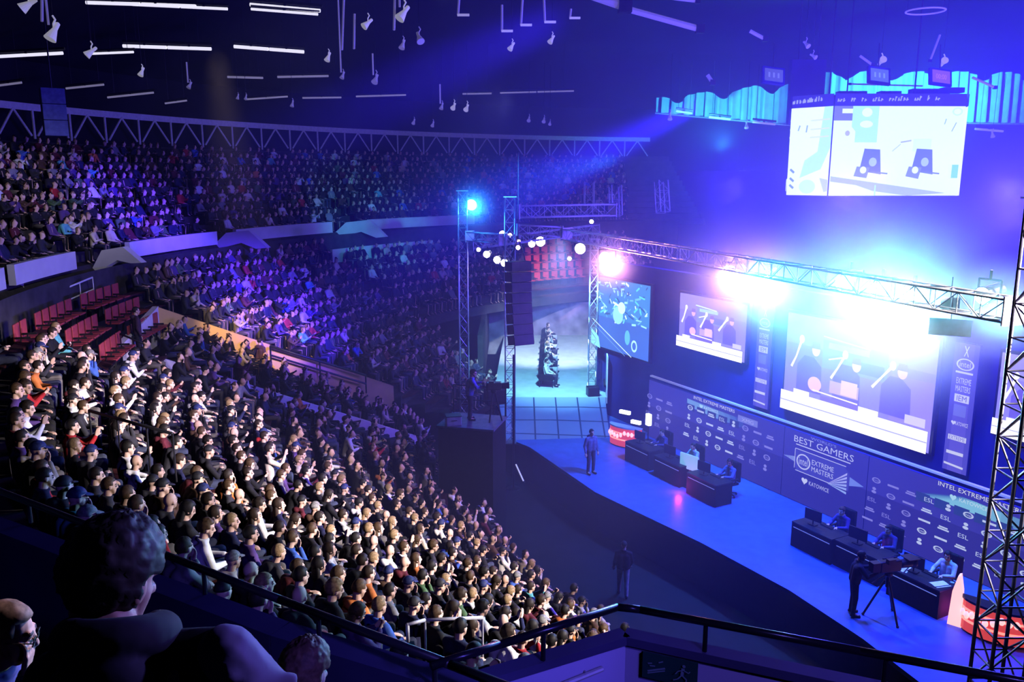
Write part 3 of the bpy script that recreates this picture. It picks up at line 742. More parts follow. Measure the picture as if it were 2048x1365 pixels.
px_lamp('pink white lamp shining above the edge of the map screen', 1215, 515, 30, PK_, 60, .5)
px_lamp('large pink white lamp above the smaller violet screen', 1468, 545, 23.2, PK_, 90, .55)
px_lamp('small cyan lamp just beside the large pink lamp', 1540, 548, 22.2, CY_, 35, .32)
for i, (x, y, d) in enumerate([(1700, 562, 19.6), (1765, 578, 18.8), (1828, 592, 18.0), (1790, 625, 18.3)]):
    px_lamp('glaring cyan white lamp above the largest screen, ' + ('farther end of the cluster', 'second in the cluster', 'end of the cluster by the grey flag', 'lowest in the cluster')[i], x, y, d, (.55, 1, 1), 130, .5)
px_lamp('cyan lamp above the logo banner near the truss tower', 1978, 588, 15.6, (.3, .9, 1), 60, .36)
for i, (x, y, d, s, c, lab) in enumerate([(975, 508, 34, .3, WH_, 'oval white lamp under the rig beside the far crowd tower'), (996, 519, 34, .32, WH_, 'first of the touching pair of white lamps on the speaker tower'), (1011, 525, 33.5, .32, WH_, 'second of the touching pair of white lamps on the speaker tower'),
        (1007, 468, 36, .34, WH_, 'white lamp high on the speaker tower rig'), (1065, 487, 40, .36, WH_, 'dimmer one of the two white lamps over the walkway'), (1083, 482, 40, .5, WH_, 'brighter one of the two white lamps over the walkway'),
        (1163, 496, 36, .5, WH_, 'white lamp just before the pink lamp over the map screen'), (1140, 517, 38, .2, WH_, 'tiny white lamp low above the walkway entrance'), (1184, 443, 38, .2, WH_, 'tiny white lamp at the top of the lit tower'),
        (958, 499, 35, .18, WH_, 'tiny white lamp hanging next to the oval lamp'), (1038, 482, 38, .18, PK_, 'tiny pinkish lamp between the tower and walkway lamps'), (1037, 495, 37, .2, PK_, 'small pink bar lamp under the tiny pinkish lamp'), (1021, 470, 37, .18, WH_, 'dim lamp head tucked behind the speaker tower rig')]):
    px_lamp(lab, x, y, d, c, 30, s, hang=.3)
# grey flag and cyan lit fixture by the last lamp
t = thing('lamp_flag', 'grey square flag hanging beside the cyan lamp cluster', 'flag', at(1900, 610, d=16.2), R(-20))
MB().box((0, 0, 0), (.34, .02, .3)).build('panel', WHITE, t); MB().bar((0, 0, .15), (0, 0, .55), .012).build('hook', DSTEEL, t)
t = thing('lamp_flag', 'larger pale flag panel hanging below the grey square flag', 'flag', at(1900, 655, d=16.2), R(-25))
MB().box((0, 0, 0), (.75, .02, .34)).build('panel', mat('flag_cyan', (.25, .5, .75), .7, var=.1), t); MB().bar((0, 0, .15), (0, 0, .7), .012).build('hook', DSTEEL, t)

# ------------------------------------------------------------------ hanging loudspeaker
t = thing('line_array_speaker', 'black hanging line array speaker in front of the walkway', 'speaker', at(1036, 612, d=30), R(25))
for i in range(8):
    z = 1.45 - i * .38; tl = R(-2 - i * 1.6); M = Matrix.Rotation(tl, 3, 'X'); y = -.005 * i * i
    c = MB().box((0, y, z), (.82, .55, .35), M=M).build('cabinet', BLK, t, bevel=.02)
    MB().box((0, y - .285, z), (.76, .03, .3), M=M).build('grille', DSTEEL, c)
mb = MB()
for x in (-.3, .3): mb.bar((x, 0, 1.6), (0, 0, 2.5), .02)
mb.bar((0, 0, 2.5), (0, 0, 5.5), .02); mb.build('cable', DSTEEL, t)
t = thing('stand_pole', 'thin black pole standing below the hanging speaker', 'pole', (at(1027, 900, z=1.5)[0], at(1027, 900, z=1.5)[1] - .5, 0))
MB().bar((0, 0, 0), (0, 0, 5.6), .04).build('pole', BLK, t)
MB().lathe([(.28, 0), (.28, .04), (.06, .06)], 16).build('base', BLK, t)

# ------------------------------------------------------------------ scoreboard cube over the stage
JC = at(1800, 300, d=36); JC = Vector((JC.x, JC.y + 3.4, 0))
fw = math.radians(0)
jp = [(-2.95, -3.4), (2.75, -3.4), (5.0, -1.0), (5.0, 2.2), (2.6, 4.4), (-2.6, 4.4), (-5.0, 2.0), (-5.05, -.9)]
jp = [(-3.0, -3.4), (2.85, -3.2), (3.6, -1.0), (4.0, 2.0), (2.6, 4.2), (-1.0, 3.6), (-2.9, 1.5), (-4.35, -2.0)]
JT = thing('scoreboard_cube', 'bright eight sided video cube hanging over the stage', 'scoreboard', (JC.x, JC.y, 11.6))
mb = MB(); n = len(jp); mb.prism([(x * .985, y * .985) for x, y in jp], 0, 4.35); mb.build('body', SETBLUE, JT)
JSCR = attr_mat('cube_screen_light', 1.1, .4)
def face(i, z0, z1, fn, m, name, out=.03):
    a, b = Vector((*jp[i], 0)), Vector((*jp[(i + 1) % n], 0)); d = b - a; w = d.length
    p = Paint(w * .985, z1 - z0); fn(p); o = p.build(name, m, JT, paint=True); o.location = (a.x, a.y, z0); o.rotation_euler = (0, 0, math.atan2(d.y, d.x))
    nrm = Vector((d.y, -d.x, 0)).normalized(); o.location = Vector((a.x, a.y, z0)) + nrm * out
    return o
def cube_main(p):
    W = (.8, 1, .98); C = (.45, .95, 1); D = (.12, .2, .75)
    p.rect(0, 0, 1, 1, W); p.rect(.0, .84, .16, 1, (.18, .22, .85)); p.rect(.14, .6, .34, 1, C); p.rect(.06, .92, .14, .97, W); p.ell(.25, .93, .04, .05, W); p.ell(.25, .8, .05, .04, W)
    p.P([(.0, .2), (.17, .2), (.17, .72), (.11, .82), (.06, .82), (.01, .74)], W); p.ell(.11, .7, .018, .03, (.45, .5, .6)); p.rect(.34, .55, .6, .78, (.8, 1, .97)); p.rect(.62, .5, .76, .64, (.7, .98, .95))
    for x in (.22, .62):
        p.P([(x, .28), (x + .17, .24), (x + .15, .52), (x + .03, .53)], D); p.P([(x - .04, .22), (x + .06, .19), (x + .08, .32), (x - .02, .33)], (.2, .3, .8)); p.ell(x + .1, .38, .03, .05, (.4, .6, .95)); p.line(x + .08, .27, x + .22, .25, .03, (.15, .25, .75)); p.ell(x + .03, .29, .025, .04, W)
    p.line(.52, .6, .6, .62, .03, (.4, .5, .6)); p.line(.46, .5, .52, .58, .02, (.5, .65, .7))
    p.P([(0, .26), (1, .04), (1, .0), (.98, 0), (0, .2)], W); p.P([(0, .22), (.9, .03), (.6, .0), (.1, .1), (0, .14)], (.4, .55, .88)); p.P([(0, .0), (.33, .0), (.34, .05), (.2, .12), (0, .16)], W)
    p.line(.35, .12, .35, 0, .03, C); p.rect(.93, .2, .98, .35, (.2, .75, .95)); p.line(.9, .72, .93, .82, .02, (.3, .5, .5)); p.line(.84, .8, .85, .86, .02, (.3, .55, .55)); p.ring(.93, .94, .04, .045, .3, (.6, .95, .95))
def cube_side(p):
    W = (.85, 1, 1)
    p.rect(0, 0, 1, 1, W); p.P([(.3, .2), (.8, .3), (1, .55), (1, 1), (.8, 1), (.7, .5), (.4, .4)], (.5, .95, 1)); p.ell(.5, .1, .2, .08, (.6, 1, .85))
    for a in (.12, .2, .3): p.line(.06, a, .16, a - .04, .05, (.2, .35, .8))
    for a in (.85, .75, .66): p.line(.5, a, .95, a + .01, .03, (.7, .85, .9))
    p.line(.4, .72, .42, .8, .03, (.3, .5, .5)); p.line(.2, .74, .24, .8, .03, (.3, .5, .5)); p.P([(.8, .2), (1, .18), (1, 0.05), (.92, .04)], (.5, .65, .95))
for i in range(n):
    face(i, .06, 3.88, cube_main if i in (0, 2, 4, 6) and i != 6 else cube_side, JSCR, 'screen')
def headband(p):
    p.rect(0, 0, 1, 1, (.03, .03, .35)); rr = random.Random(8); x = .02
    while x < .78:
        h = rr.uniform(.2, .45); z = .3 + .15 * x; p.line(x, z, x + .006, z + h, .025, (.45, .55, 1)); p.line(x, z + rr.uniform(0, h), x + .014, z + rr.uniform(0, h), .02, (.5, .6, 1)); x += rr.choice([.018, .022, .022, .06])
for i in (0, 1, 7): face(i, 3.9, 4.4, headband, GLOWPRINT, 'heading', .04)
for x, y in ((-2, 0), (2, 0), (0, 3)): MB().bar((x, y, 4.35), (x, y, 9.5), .04).build('cable', DSTEEL, JT)
for j, (x0, x1, z) in enumerate([(-2.6, -1.4, 4.45), (-.8, .1, 4.45), (.6, 2.2, 4.55), (1.9, 2.85, 4.6)]):
    MB().box(((x0 + x1) / 2, -2.6, z), (x1 - x0, .5, .22)).build('lamp_box', BLK, JT)
t = thing('hanging_drape', 'tall dark blue drape panel hanging beside the video cube', 'drape', at(1612, 185, d=42.5))
MB().box((0, 0, 0), (1.75, .4, 3.2)).build('panel', SETBLUE, t); MB().bar((-.5, 0, 1.6), (-.5, 0, 4.5), .03).build('cable', DSTEEL, t); MB().bar((.5, 0, 1.6), (.5, 0, 4.5), .03).build('cable', DSTEEL, t)

# curtains round the ceiling behind the cube
def curtain(label, pts, ztop, zbot, seed, loop):
    rr = random.Random(seed); o = Vector((pts[0][0], pts[0][1], zbot)); t = thing('roof_curtain', label, 'curtain', o)
    P = []; a, b = Vector((*pts[0], 0)), Vector((*pts[1], 0)); L = (b - a).length; d = (b - a) / L; nn = Vector((-d.y, d.x, 0)); k = int(L / .09)
    vs, fs = [], []
    for i in range(k + 1):
        s = L * i / k; f = nn * (.16 * math.sin(s * 9 + .8 * math.sin(s * 2.1)) + .05 * math.sin(s * 23))
        zt = ztop[0] + (ztop[1] - ztop[0]) * i / k - loop * abs(math.sin(s * 1.1)) ** 6 - .12 * mnoise.noise(Vector((s * .9, seed, 0))); zb = zbot + (0 if len(pts) < 3 else pts[2] * i / k)
        p = a + d * s + f
        vs += [p + Vector((0, 0, zt)) - o, p + Vector((0, 0, (zt + zb) / 2)) + f * .4 - o, p + Vector((0, 0, zb)) + f * .6 - o]
    for i in range(k): fs += [(i * 3 + j, i * 3 + j + 1, i * 3 + j + 4, i * 3 + j + 3) for j in (0, 1)]
    MB().add(vs, fs).build('cloth', mat('curtain_teal', (.35, .65, .72), .8, var=.1, scale=2), t, smooth=True)
    MB().bar(a + Vector((0, 0, zbot - .05)) - o - nn * .1, b + Vector((0, 0, zbot + (pts[2] if len(pts) > 2 else 0) - .05)) - o - nn * .1, .05).build('hem_bar', ALUD, t)
    return t
q0, q1, q2, q3 = at(1312, 225, d=52), at(1590, 250, d=48), at(1640, 240, d=48), at(2120, 248, d=50)
curtain('teal lit gathered curtain under the roof before the dark drape', [q0[:2], q1[:2], q1.z - q0.z], (q0.z + .9, q1.z + 2.4), q0.z, 3, .5)
curtain('teal lit gathered curtain under the roof behind the video cube', [q2[:2], q3[:2], q3.z - q2.z], (q2.z + 2.7, q3.z + 3.0), q2.z, 5, .5)

# ------------------------------------------------------------------ roof hardware
TUBEW = mat('tube_bright', (.8, .8, .8), .4, emit=(.9, .88, 1), es=.9)  # tubes show bright by their own emission
TUBED = mat('tube_dim', (.5, .5, .55), .4, emit=(.6, .55, .8), es=.22)
def tube(label, x0, y0, x1, y1, d, r, m):
    a, b = at(x0, y0, d=d), at(x1, y1, d=d); t = thing('ceiling_tube', label, 'ceiling light', a); v = b - a
    n = max(1, round(v.length / 2.2))
    for i in range(n):
        p, q = v * (i / n), v * ((i + .97) / n); MB().bar(p, q, r, 8).build('tube', m, t); MB().box((p + q) / 2 + Vector((0, 0, r * 1.8)), (.1, .1, r * 2)).build('bracket', BLK, t)
    MB().bar(Vector((0, 0, r * 2.6)), v + Vector((0, 0, r * 2.6)), r * .9, 6).build('housing', DSTEEL, t)
    for q in (.15, .85): MB().bar(v * q + Vector((0, 0, r * 2.6)), v * q + Vector((0, 0, 3)), .012, 6).build('cable', BLK, t)
for i, a in enumerate([(172, 5, 395, 12, 33, .07, 'bright white tube run at the very top before the black gap'), (265, 9, 458, 18, 33, .055, 'bright white tube run overlapping the topmost run'), (500, 9, 645, 22, 33, .07, 'upper of the bright paired tubes at the top'), (502, 18, 640, 29, 33, .05, 'lower of the bright paired tubes at the top'),
        (246, 92, 425, 98, 40, .08, 'white tube run below the topmost runs, ahead of the gap'), (468, 93, 610, 104, 40, .08, 'white tube run below the paired tubes'), (-20, 114, 130, 106, 36, .07, 'white tube run entering at the frame edge'), (170, 108, 270, 104, 36, .05, 'short tube run behind the lamp on the same bar')]):
    tube(a[6], *a[:6], TUBEW)
for a in [(455, 154, 528, 156, 46, .06, 'dim tube left of the thin dim pair under the white runs'.replace('left of', 'ahead of')), (555, 154, 660, 152, 46, .06, 'dim tube near the single hanging lamp with pipe'), (-10, 172, 45, 165, 38, .05, 'short dim tube over the dark blue panel, at the frame edge'), (132, 177, 210, 169, 40, .05, 'dim tilted tube above the dark blue panel'), (215, 195, 310, 185, 42, .05, 'dim tilted tube above the start of the roof truss'), (330, 207, 375, 201, 44, .045, 'smallest dim tilted tube above the roof truss'),
          (490, 199, 578, 193, 48, .05, 'dim tube beside the tiny twin lamps'), (605, 196, 685, 195, 50, .05, 'faint tube farther along from the tiny twin lamps'), (712, 193, 815, 190, 50, .05, 'faint long tube below the purple lamp'), (925, 188, 985, 187, 52, .05, 'faint tube over the middle of the roof truss'), (1000, 186, 1150, 182, 52, .05, 'faint longest tube at the dark middle of the roof')]:
    tube(a[6], *a[:6], TUBED)
PALE = mat('pale_paint_glow', (.75, .74, .8), .5, var=.08, emit=(.8, .78, .95), es=.28)  # emission paints light onto lamp housings and foot bars
PALED = mat('pale_dim_glow', (.6, .58, .75), .5, emit=(.5, .45, .9), es=.12)  # emission stands in for faint light on pipes, bars and lamps
def can(label, px, py, d, s, az, el, m=PALE, pipe=0):
    s *= .75
    t = thing('hanging_spotlight', label, 'spotlight', at(px, py, d=d))
    v = Vector((math.cos(R(az)) * math.cos(R(el)), math.sin(R(az)) * math.cos(R(el)), math.sin(R(el)))); M = v.to_track_quat('Z', 'Y').to_matrix()
    MB().lathe([(.05 * s, -.5 * s), (.12 * s, -.45 * s), (.13 * s, -.1 * s), (.3 * s, .45 * s), (.31 * s, .5 * s)], 14, M).build('shade', m, t, smooth=False)
    mb = MB(); mb.path([(0, 0, 0), (0, .0, .35 * s), (.12 * s, 0, .55 * s), (0, 0, .75 * s)], .05 * s, 6); mb.build('bracket', m, t)
    MB().bar((0, 0, .7 * s), (0, 0, .7 * s + 3), .012, 6).build('cable', BLK, t)
    if pipe: MB().bar((-.25 * s, 0, .3 * s), (-.25 * s, 0, .3 * s + pipe), .04, 8).build('pipe', PALED, t)
for a in [('white spotlight at the top corner over the first tube run', 58, 8, 26, .75, 200, -35, PALE, 0), ('white spotlight with double bracket below the corner lamp', 108, 62, 27, .85, 230, -60, PALE, 2.5), ('white spotlight on the bar of the edge tube run', 183, 103, 33, .7, 210, -40, PALE, 0), ('small white spotlight alone in the dark between tube runs', 284, 143, 36, .55, 240, -60, PALE, 0),
          ('small dim spotlight hanging over the start of the roof truss', 380, 170, 42, .5, 235, -55, PALED, 1.0), ('white spotlight beside the tall thin pipe', 657, 113, 38, .6, 235, -60, PALE, 0), ('dim spotlight at the foot of the tall thin pipe', 686, 150, 40, .5, 235, -60, PALED, 3.5), ('white spotlight just past the paired tubes', 736, 46, 32, .65, 215, -40, PALE, 0),
          ('white spotlight in the tangle of brackets at the top', 808, 25, 29, .8, 215, -50, PALE, 1.5), ('square violet lit spotlight under the bracket tangle', 838, 74, 33, .7, 300, -50, PALED, 0), ('dim violet spotlight hanging under the square one', 806, 88, 36, .6, 240, -60, PALED, 0), ('violet lit lamp high above the roof truss middle', 752, 157, 40, .7, 250, -50, PALED, 1.0),
          ('tilted white floodlight below the first short pipe', 1024, 92, 33, .5, 220, -50, PALE, 0), ('tilted white floodlight below the third short pipe', 1104, 78, 33, .5, 220, -50, PALE, 0), ('tiny dim spotlight just over the roof truss top bar', 585, 207, 46, .5, 240, -70, PALED, 0), ('first tiny twin lamp on the dim tube', 476, 193, 46, .4, 240, -70, PALED, 0), ('second tiny twin lamp on the dim tube', 492, 194, 46, .4, 240, -70, PALED, 0),
          ('violet lamp, first of the pair over the truss middle', 908, 212, 44, .6, 250, -40, PALE, 0), ('violet lamp, second of the pair over the truss middle', 934, 215, 44, .6, 250, -40, PALE, 0), ('tilted lamp beside the pair over the truss middle', 884, 212, 44, .5, 240, -60, PALED, 1.0), ('faint lamp past the pair, first of three faint ones', 1058, 238, 48, .5, 260, -40, PALED, 0), ('faint lamp past the pair, second of three faint ones', 1088, 240, 48, .5, 260, -40, PALED, 0), ('faint lamp past the pair, third of three faint ones', 1100, 246, 48, .4, 260, -40, PALED, 0),
          ('faint lamp over the truss, first ahead of the pair', 828, 243, 46, .45, 250, -50, PALED, 0), ('faint lamp over the truss, second ahead of the pair', 866, 248, 46, .45, 250, -50, PALED, 0), ('pale lamp hanging from the curtain before the drape', 1340, 232, 46, .6, 260, -60, PALED, 0), ('pale lamp below the curtain hem before the drape', 1493, 250, 44, .5, 260, -60, PALED, 0), ('pale lamp below the curtain hem past the cube', 1985, 268, 44, .5, 260, -60, PALED, 0),
          ('bright flood lamp above the darker small display board', 1762, 124, 38, .7, 270, 20, PALE, 0), ('bright flood lamp above the purple small display board', 1886, 126, 38, .7, 260, 20, PALE, 0), ('small lamp among the roof bars above the drape', 1612, 88, 36, .5, 300, -40, PALED, 0), ('tiny lamp bar among the roof bars, lower one', 1626, 112, 36, .45, 310, -30, PALED, 0)]:
    can(*a)
for i, (x0, y0, x1, y1, d) in enumerate([(84, -30, 84, 43, 26), (688, -10, 684, 100, 32), (709, 28, 708, 98, 32), (790, -30, 788, 60, 29), (920, -30, 916, 30, 31), (1004, 10, 1004, 62, 32), (1046, -20, 1042, 50, 32), (1088, 0, 1090, 44, 32), (1142, 18, 1140, 36, 34)]):
    a, b = at(x0, y0, d=d), at(x1, y1, d=d); t = thing('drop_pipe', f'thin pale pipe hanging from the roof, {nth(i + 1)} along the row of pipes', 'pipe', a)
    MB().bar((0, 0, 0), b - a, .045, 8).build('pipe', PALED, t)
    if x0 > 900: MB().box(b - a + Vector((.2, 0, 0)), (.45, .1, .08)).build('foot_bar', PALE, t)
t = thing('ring_light', 'thin ring shaped lamp under the dark roof', 'ring light', at(1851, 22, d=34))
mb = MB(); mb.path([(.75 * math.cos(2 * PI * i / 28), .75 * math.sin(2 * PI * i / 28), 0) for i in range(29)], .035, 6); mb.build('ring', PALED, t)
MB().bar((.75, 0, 0), (.75, 0, 1.6), .015).build('cable', DSTEEL, t); MB().bar((-.75, 0, 0), (-.75, 0, 1.6), .015).build('cable', DSTEEL, t)
for (x, y, lab, c) in [(1546, 152, 'small tilted display board before the dark drape', (.1, .12, .5)), (1757, 152, 'small tilted display board under the first flood lamp', (.12, .2, .6)), (1880, 155, 'small tilted display board with purple figures under second flood lamp', (.3, .12, .6))]:
    t = thing('display_board', lab, 'display board', at(x, y, d=38), R(8), rot=(R(-18), R(6), R(8)))
    MB().box((0, 0, 0), (1.1, .15, .8)).build('case', SETBLUE, t); p = Paint(.9, .6); p.rect(0, 0, 1, 1, c); p.text('00:00' if x > 1800 else 'III', .2, .3, .8, .7, tuple(min(1, q * 2.2) for q in c)); o = p.build('face', GLOWPRINT, t, paint=True); o.location = (-.45, -.085, -.3)
    MB().bar((0, 0, .4), (.05, 0, 1.6), .03).build('pole', DSTEEL, t)
for i, (x0, y0, x1, y1, d, r) in enumerate([(1255, 18, 1400, 58, 34, .13), (1180, -12, 1250, 12, 33, .2), (1345, -4, 1395, 2, 34, .08), (1500, 62, 1530, 78, 36, .08), (1880, 70, 1860, 122, 38, .05), (1720, 112, 1745, 130, 38, .06), (1945, 155, 1990, 175, 40, .06), (1845, 172, 1700, 168, 40, .04), (1415, 150, 1425, 165, 42, .1)]):
    a, b = at(x0, y0, d=d), at(x1, y1, d=d); t = thing('roof_bar', f'dull roof bar above the stage haze, {nth(i + 1)} of the scattered bars', 'bar', a)
    MB().bar((0, 0, 0), b - a, r, 8).build('bar', PALED, t); MB().box(b - a, (r * 2.6, r * 2.6, r * 2.6)).build('clamp', DSTEEL, t)
for (x0, x1, y, d, lab) in [(1352, 1385, 224, 47, 'first'), (1418, 1462, 236, 46, 'second'), (1505, 1552, 246, 45, 'third'), (1950, 2008, 260, 45, 'fourth')]:
    tube(f'pale strip light under the curtain hem, {lab} of the four', x0, y - 2, x1, y + 3, d, .06, TUBED)
# dark blue panel by the roof truss
t = thing('speaker_cluster', 'dark blue tall speaker cluster hanging in front of the roof truss', 'speaker', at(108, 225, d=33), R(35))
for k in range(3): MB().box((0, 0, .62 - .62 * k), (.85, .6, .6)).build('cabinet', mat('cluster_blue', (.10, .13, .3), .7, var=.2), t, bevel=.02)
MB().bar((0, 0, .9), (0, 0, 3.5), .03).build('cable', DSTEEL, t)

# ------------------------------------------------------------------ stage furniture
LK_DESK = Look(seated('desk', 'desk', .06, 0, .15), .0085, .45)
LK_DESK2 = Look(seated('desk', 'desk', .02, .4, .2), .0085, .45, 'long')
def desk(label, pos, w=1.5, glow=True, items=(), monitor=True):
    t = thing('gaming_desk', label, 'desk', pos, WRZ)
    MB().box((0, 0, .765), (w, .78, .04)).build('desk_top', BLK, t, bevel=.006)
    MB().box((0, -.36, .37), (w, .04, .74)).build('front_panel', BLACK, t)
    for x in (-w / 2 + .03, w / 2 - .03): MB().box((x, 0, .37), (.04, .72, .74)).build('side_panel', BLACK, t)
    MB().box((0, -.385, .62), (w * .9, .012, .02)).build('edge_strip', mat('strip_blue', (.2, .25, .7), .4, emit=(.3, .4, 1), es=.4), t)
    M = Matrix.Translation(pos) @ Matrix.Rotation(WRZ, 4, 'Z')
    return M
def monitor(label, M, x, y, rz=0, z=.79):
    t = thing('monitor', label, 'monitor', M @ Vector((x, y, z)), WRZ + rz)
    MB().box((0, 0, .01), (.24, .18, .02)).build('base', BLK, t); MB().bar((0, .0, .02), (0, .0, .2), .02).build('stem', BLK, t)
    MB().box((0, -.01, .3), (.56, .04, .34)).build('case', BLK, t, bevel=.008); MB().box((0, .014, .3), (.52, .006, .3)).build('panel', mat('monitor_glow', (.02, .02, .03), .3, emit=(.35, .55, 1), es=1.2), t)
def keyboard(label, M, x, y):
    t = thing('keyboard', label, 'keyboard', M @ Vector((x, y, .787)), WRZ)
    MB().box((0, 0, .01), (.42, .14, .02)).build('case', BLK, t); mb = MB()
    for i in range(12):
        for j in range(4): mb.box((-.185 + i * .0335, -.045 + j * .03, .023), (.028, .025, .008))
    mb.build('keys', DSTEEL, t)
def sheet(label, M, x, y, rz=0):
    t = thing('paper_sheet', label, 'paper', M @ Vector((x, y, .786)), WRZ + rz)
    mb = MB(); n = 6
    vs = [(-.15 + .3 * i / n, yy, .004 + .006 * math.sin(i)) for yy in (-.21, .21) for i in range(n + 1)]
    mb.add(vs, [(i, i + 1, n + 2 + i, n + 1 + i) for i in range(n)]); mb.build('page', mat('paper_white', (.85, .87, .9), .7), t)
    p = Paint(.26, .36, .001); p.rect(.1, .8, .8, .9, (.2, .3, .6)); p.ell(.5, .5, .2, .15, (.3, .45, .7)); o = p.build('print', M_PRINT, t, paint=True); o.location = (-.13, .18, .012); o.rotation_euler = (R(-90), 0, 0)
def gaming_chair(label, M, x, y):
    t = thing('swivel_chair', label, 'chair', M @ Vector((x, y, 0)), WRZ)
    MB().box((0, 0, .46), (.5, .5, .09)).build('seat', BLACK, t, bevel=.03)
    mb = MB(); mb.box((0, .29, .85), (.5, .09, .72)); mb.build('backrest', BLACK, t, bevel=.04); MB().box((0, .25, 1.12), (.26, .07, .16)).build('head_cushion', BLACK, t, bevel=.03)
    for s in (-1, 1): m2 = MB(); m2.box((s * .29, 0, .66), (.07, .3, .04)); m2.bar((s * .29, .05, .64), (s * .26, .05, .44), .02); m2.build('armrest', BLK, t)
    b = MB(); b.bar((0, 0, .1), (0, 0, .43), .03)
    for i in range(5): a = 2 * PI * i / 5; b.bar((0, 0, .11), (.3 * math.cos(a), .3 * math.sin(a), .07), .022)
    b.build('base', DSTEEL, t)
    for i in range(5): a = 2 * PI * i / 5; MB().ball((.3 * math.cos(a), .3 * math.sin(a), .035), (.035, .035, .035), 8, 6).build('caster', BLK, t)
DESKS = [((10.72, 19.9), 'black gaming desk with two white sheets beside the player in a pale checked shirt', 'player in pale checked shirt at the desk with white sheets', (.6, .62, .8)),
         ((9.95, 21.6), 'black gaming desk behind the tripod camera', 'player in dark top at the desk behind the tripod camera', (.05, .05, .2)),
         ((9.15, 22.9), 'black gaming desk just past the camera operator, pink glow at its foot', 'player in dark blue top at the desk with pink glow', (.06, .06, .25)),
         ((6.85, 27.1), 'black gaming desk in the middle of the far team row, one monitor edge up', 'player in blue top at the desk under the logo grid', (.1, .15, .5)),
         ((6.0, 28.9), 'black gaming desk next to the pale glowing screen back', 'player in pale top beside the glowing screen', (.5, .55, .7)),
         ((5.15, 30.6), 'black gaming desk closest to the red counter by the walkway', 'player in dark jacket at the desk closest to the red counter by the walkway', (.08, .07, .2))]
AWN = math.atan2(WN.y, WN.x)
for i, ((x, y), dl, pl, c) in enumerate(DESKS):
    M = desk(dl, Vector((x, y, 1.5)))
    short = ['with two white sheets', 'behind the tripod camera', 'with pink glow at its foot', 'in the middle of the far team row', 'next to the glowing screen back', 'closest to the red walkway counter'][i]
    monitor('dark monitor on the desk ' + short, M, -.25, -.05, R(8)); keyboard('black keyboard on the desk ' + short, M, .05, .22)
    gaming_chair('black gaming chair at the desk ' + short, M, .12, .78)
    p = put_person(LK_DESK if i % 3 else LK_DESK2, M @ Vector((.12, .80, 0)), AWN, SKINS[i % 5], HAIRS[i % 3][1], c, (.03, .03, .06), 'person, ' + pl, 'players at the stage desks')
    if i == 0:
        sheet('white printed sheet on the checked shirt player desk, towards the monitor', M, -.5, -.12, R(20)); sheet('white printed sheet at the corner of the checked shirt player desk', M, .52, -.05, R(-15))
t = thing('screen_panel', 'pale blue glowing screen back standing by the far team desks', 'screen', (6.35, 28.15, 1.5), WRZ + R(10))
MB().box((0, 0, .95), (.8, .06, .55)).build('panel', mat('pale_blue_glow', (.3, .4, .6), .5, emit=(.25, .6, 1), es=.7), t); MB().bar((0, .05, 0), (0, .05, .7), .03).build('post', DSTEEL, t); MB().box((0, .05, .015), (.5, .4, .03)).build('base', DSTEEL, t)

REDP = mat('red_lit_plastic', (.7, .05, .05), .35, emit=(1, .09, .08), es=.6)
REDG = mat('red_glow', (.9, .2, .15), .35, emit=(1, .25, .2), es=1.6)
PINKW = mat('pink_white_glow', (.9, .6, .6), .35, emit=(1, .5, .5), es=1.3)
def red_counter(label, pos, rz, w, pointed):
    t = thing('red_counter', label, 'counter', pos, rz)
    mb = MB(); n = 12
    prof = [(w / 2 * math.cos(PI + PI * i / n), -.42 * math.sin(PI * i / n)) for i in range(n + 1)]
    mb.prism(prof, .05, .82); mb.build('body', REDP, t)
    MB().prism([(x * 1.04, y * 1.06) for x, y in prof], .82, .88).build('counter_top', WHITE if not pointed else BLK, t)
    MB().prism([(x * .96, y * .96) for x, y in prof], 0, .06).build('plinth', BLK, t)
    for z in (.3, .58): MB().prism([(x * 1.02, y * 1.03) for x, y in prof], z, z + .06).build('light_strip', REDG, t)
    rr = random.Random(4); mb = MB()
    for i in range(9):
        a = PI * (.15 + .07 * i); c = Vector((-w / 2 * math.cos(a) * 1.03, -.43 * math.sin(a), .45 + .2 * rr.random())); mb.ball(c, (.07, .05, .1), 8, 6)
    mb.build('ornament_print', PINKW, t, smooth=True)
    if pointed:
        mb = MB(); o = [(-.16, 0), (.16, 0), (.1, .95), (.02, 1.35), (-.03, 1.32), (-.12, .9)]
        vs = [(-w / 2 - .12 + x, y, z) for y in (-.1, .1) for x, z in o]; k = len(o)
        mb.add(vs, [tuple(range(k)), tuple(range(2 * k - 1, k - 1, -1))] + [(i, i + k, (i + 1) % k + k, (i + 1) % k) for i in range(k)]); mb.build('fin', PINKW, t)
    return t
red_counter('curved red glowing counter with pale top beside the ramp under the map screen', Vector((4.75, 32.9, 1.5)), R(-40), 1.5, False)
red_counter('red glowing counter with a tall pointed pale fin behind the truss tower', Vector((11.75, 18.3, 1.5)), R(-40), 1.5, True)
for (px_, py_, lab, l) in [(1250, 825, 'small white light bar on the floor above the curved red counter', .5), (1272, 845, 'small white light bar on top edge of the curved red counter', .45)]:
    t = thing('light_bar', lab, 'light', at(px_, py_, d=35.6), R(-40)); MB().box((0, 0, 0), (l, .14, .14)).build('lamp', mat('bar_white', (.9, .9, .95), .4, emit=(.85, .92, 1), es=3), t); MB().box((0, .06, -.1), (l * .8, .05, .12)).build('bracket', BLK, t)
t = thing('light_post', 'upright white light box beside the curved red counter', 'light', Vector((5.75, 33.4, 1.5)), WRZ)
MB().box((0, 0, .95), (.24, .16, .5)).build('lamp', mat('bar_white', (.9, .9, .95)), t, bevel=.02); MB().bar((0, 0, 0), (0, 0, .72), .03).build('post', DSTEEL, t); MB().box((0, 0, .02), (.4, .4, .04)).build('base', DSTEEL, t)

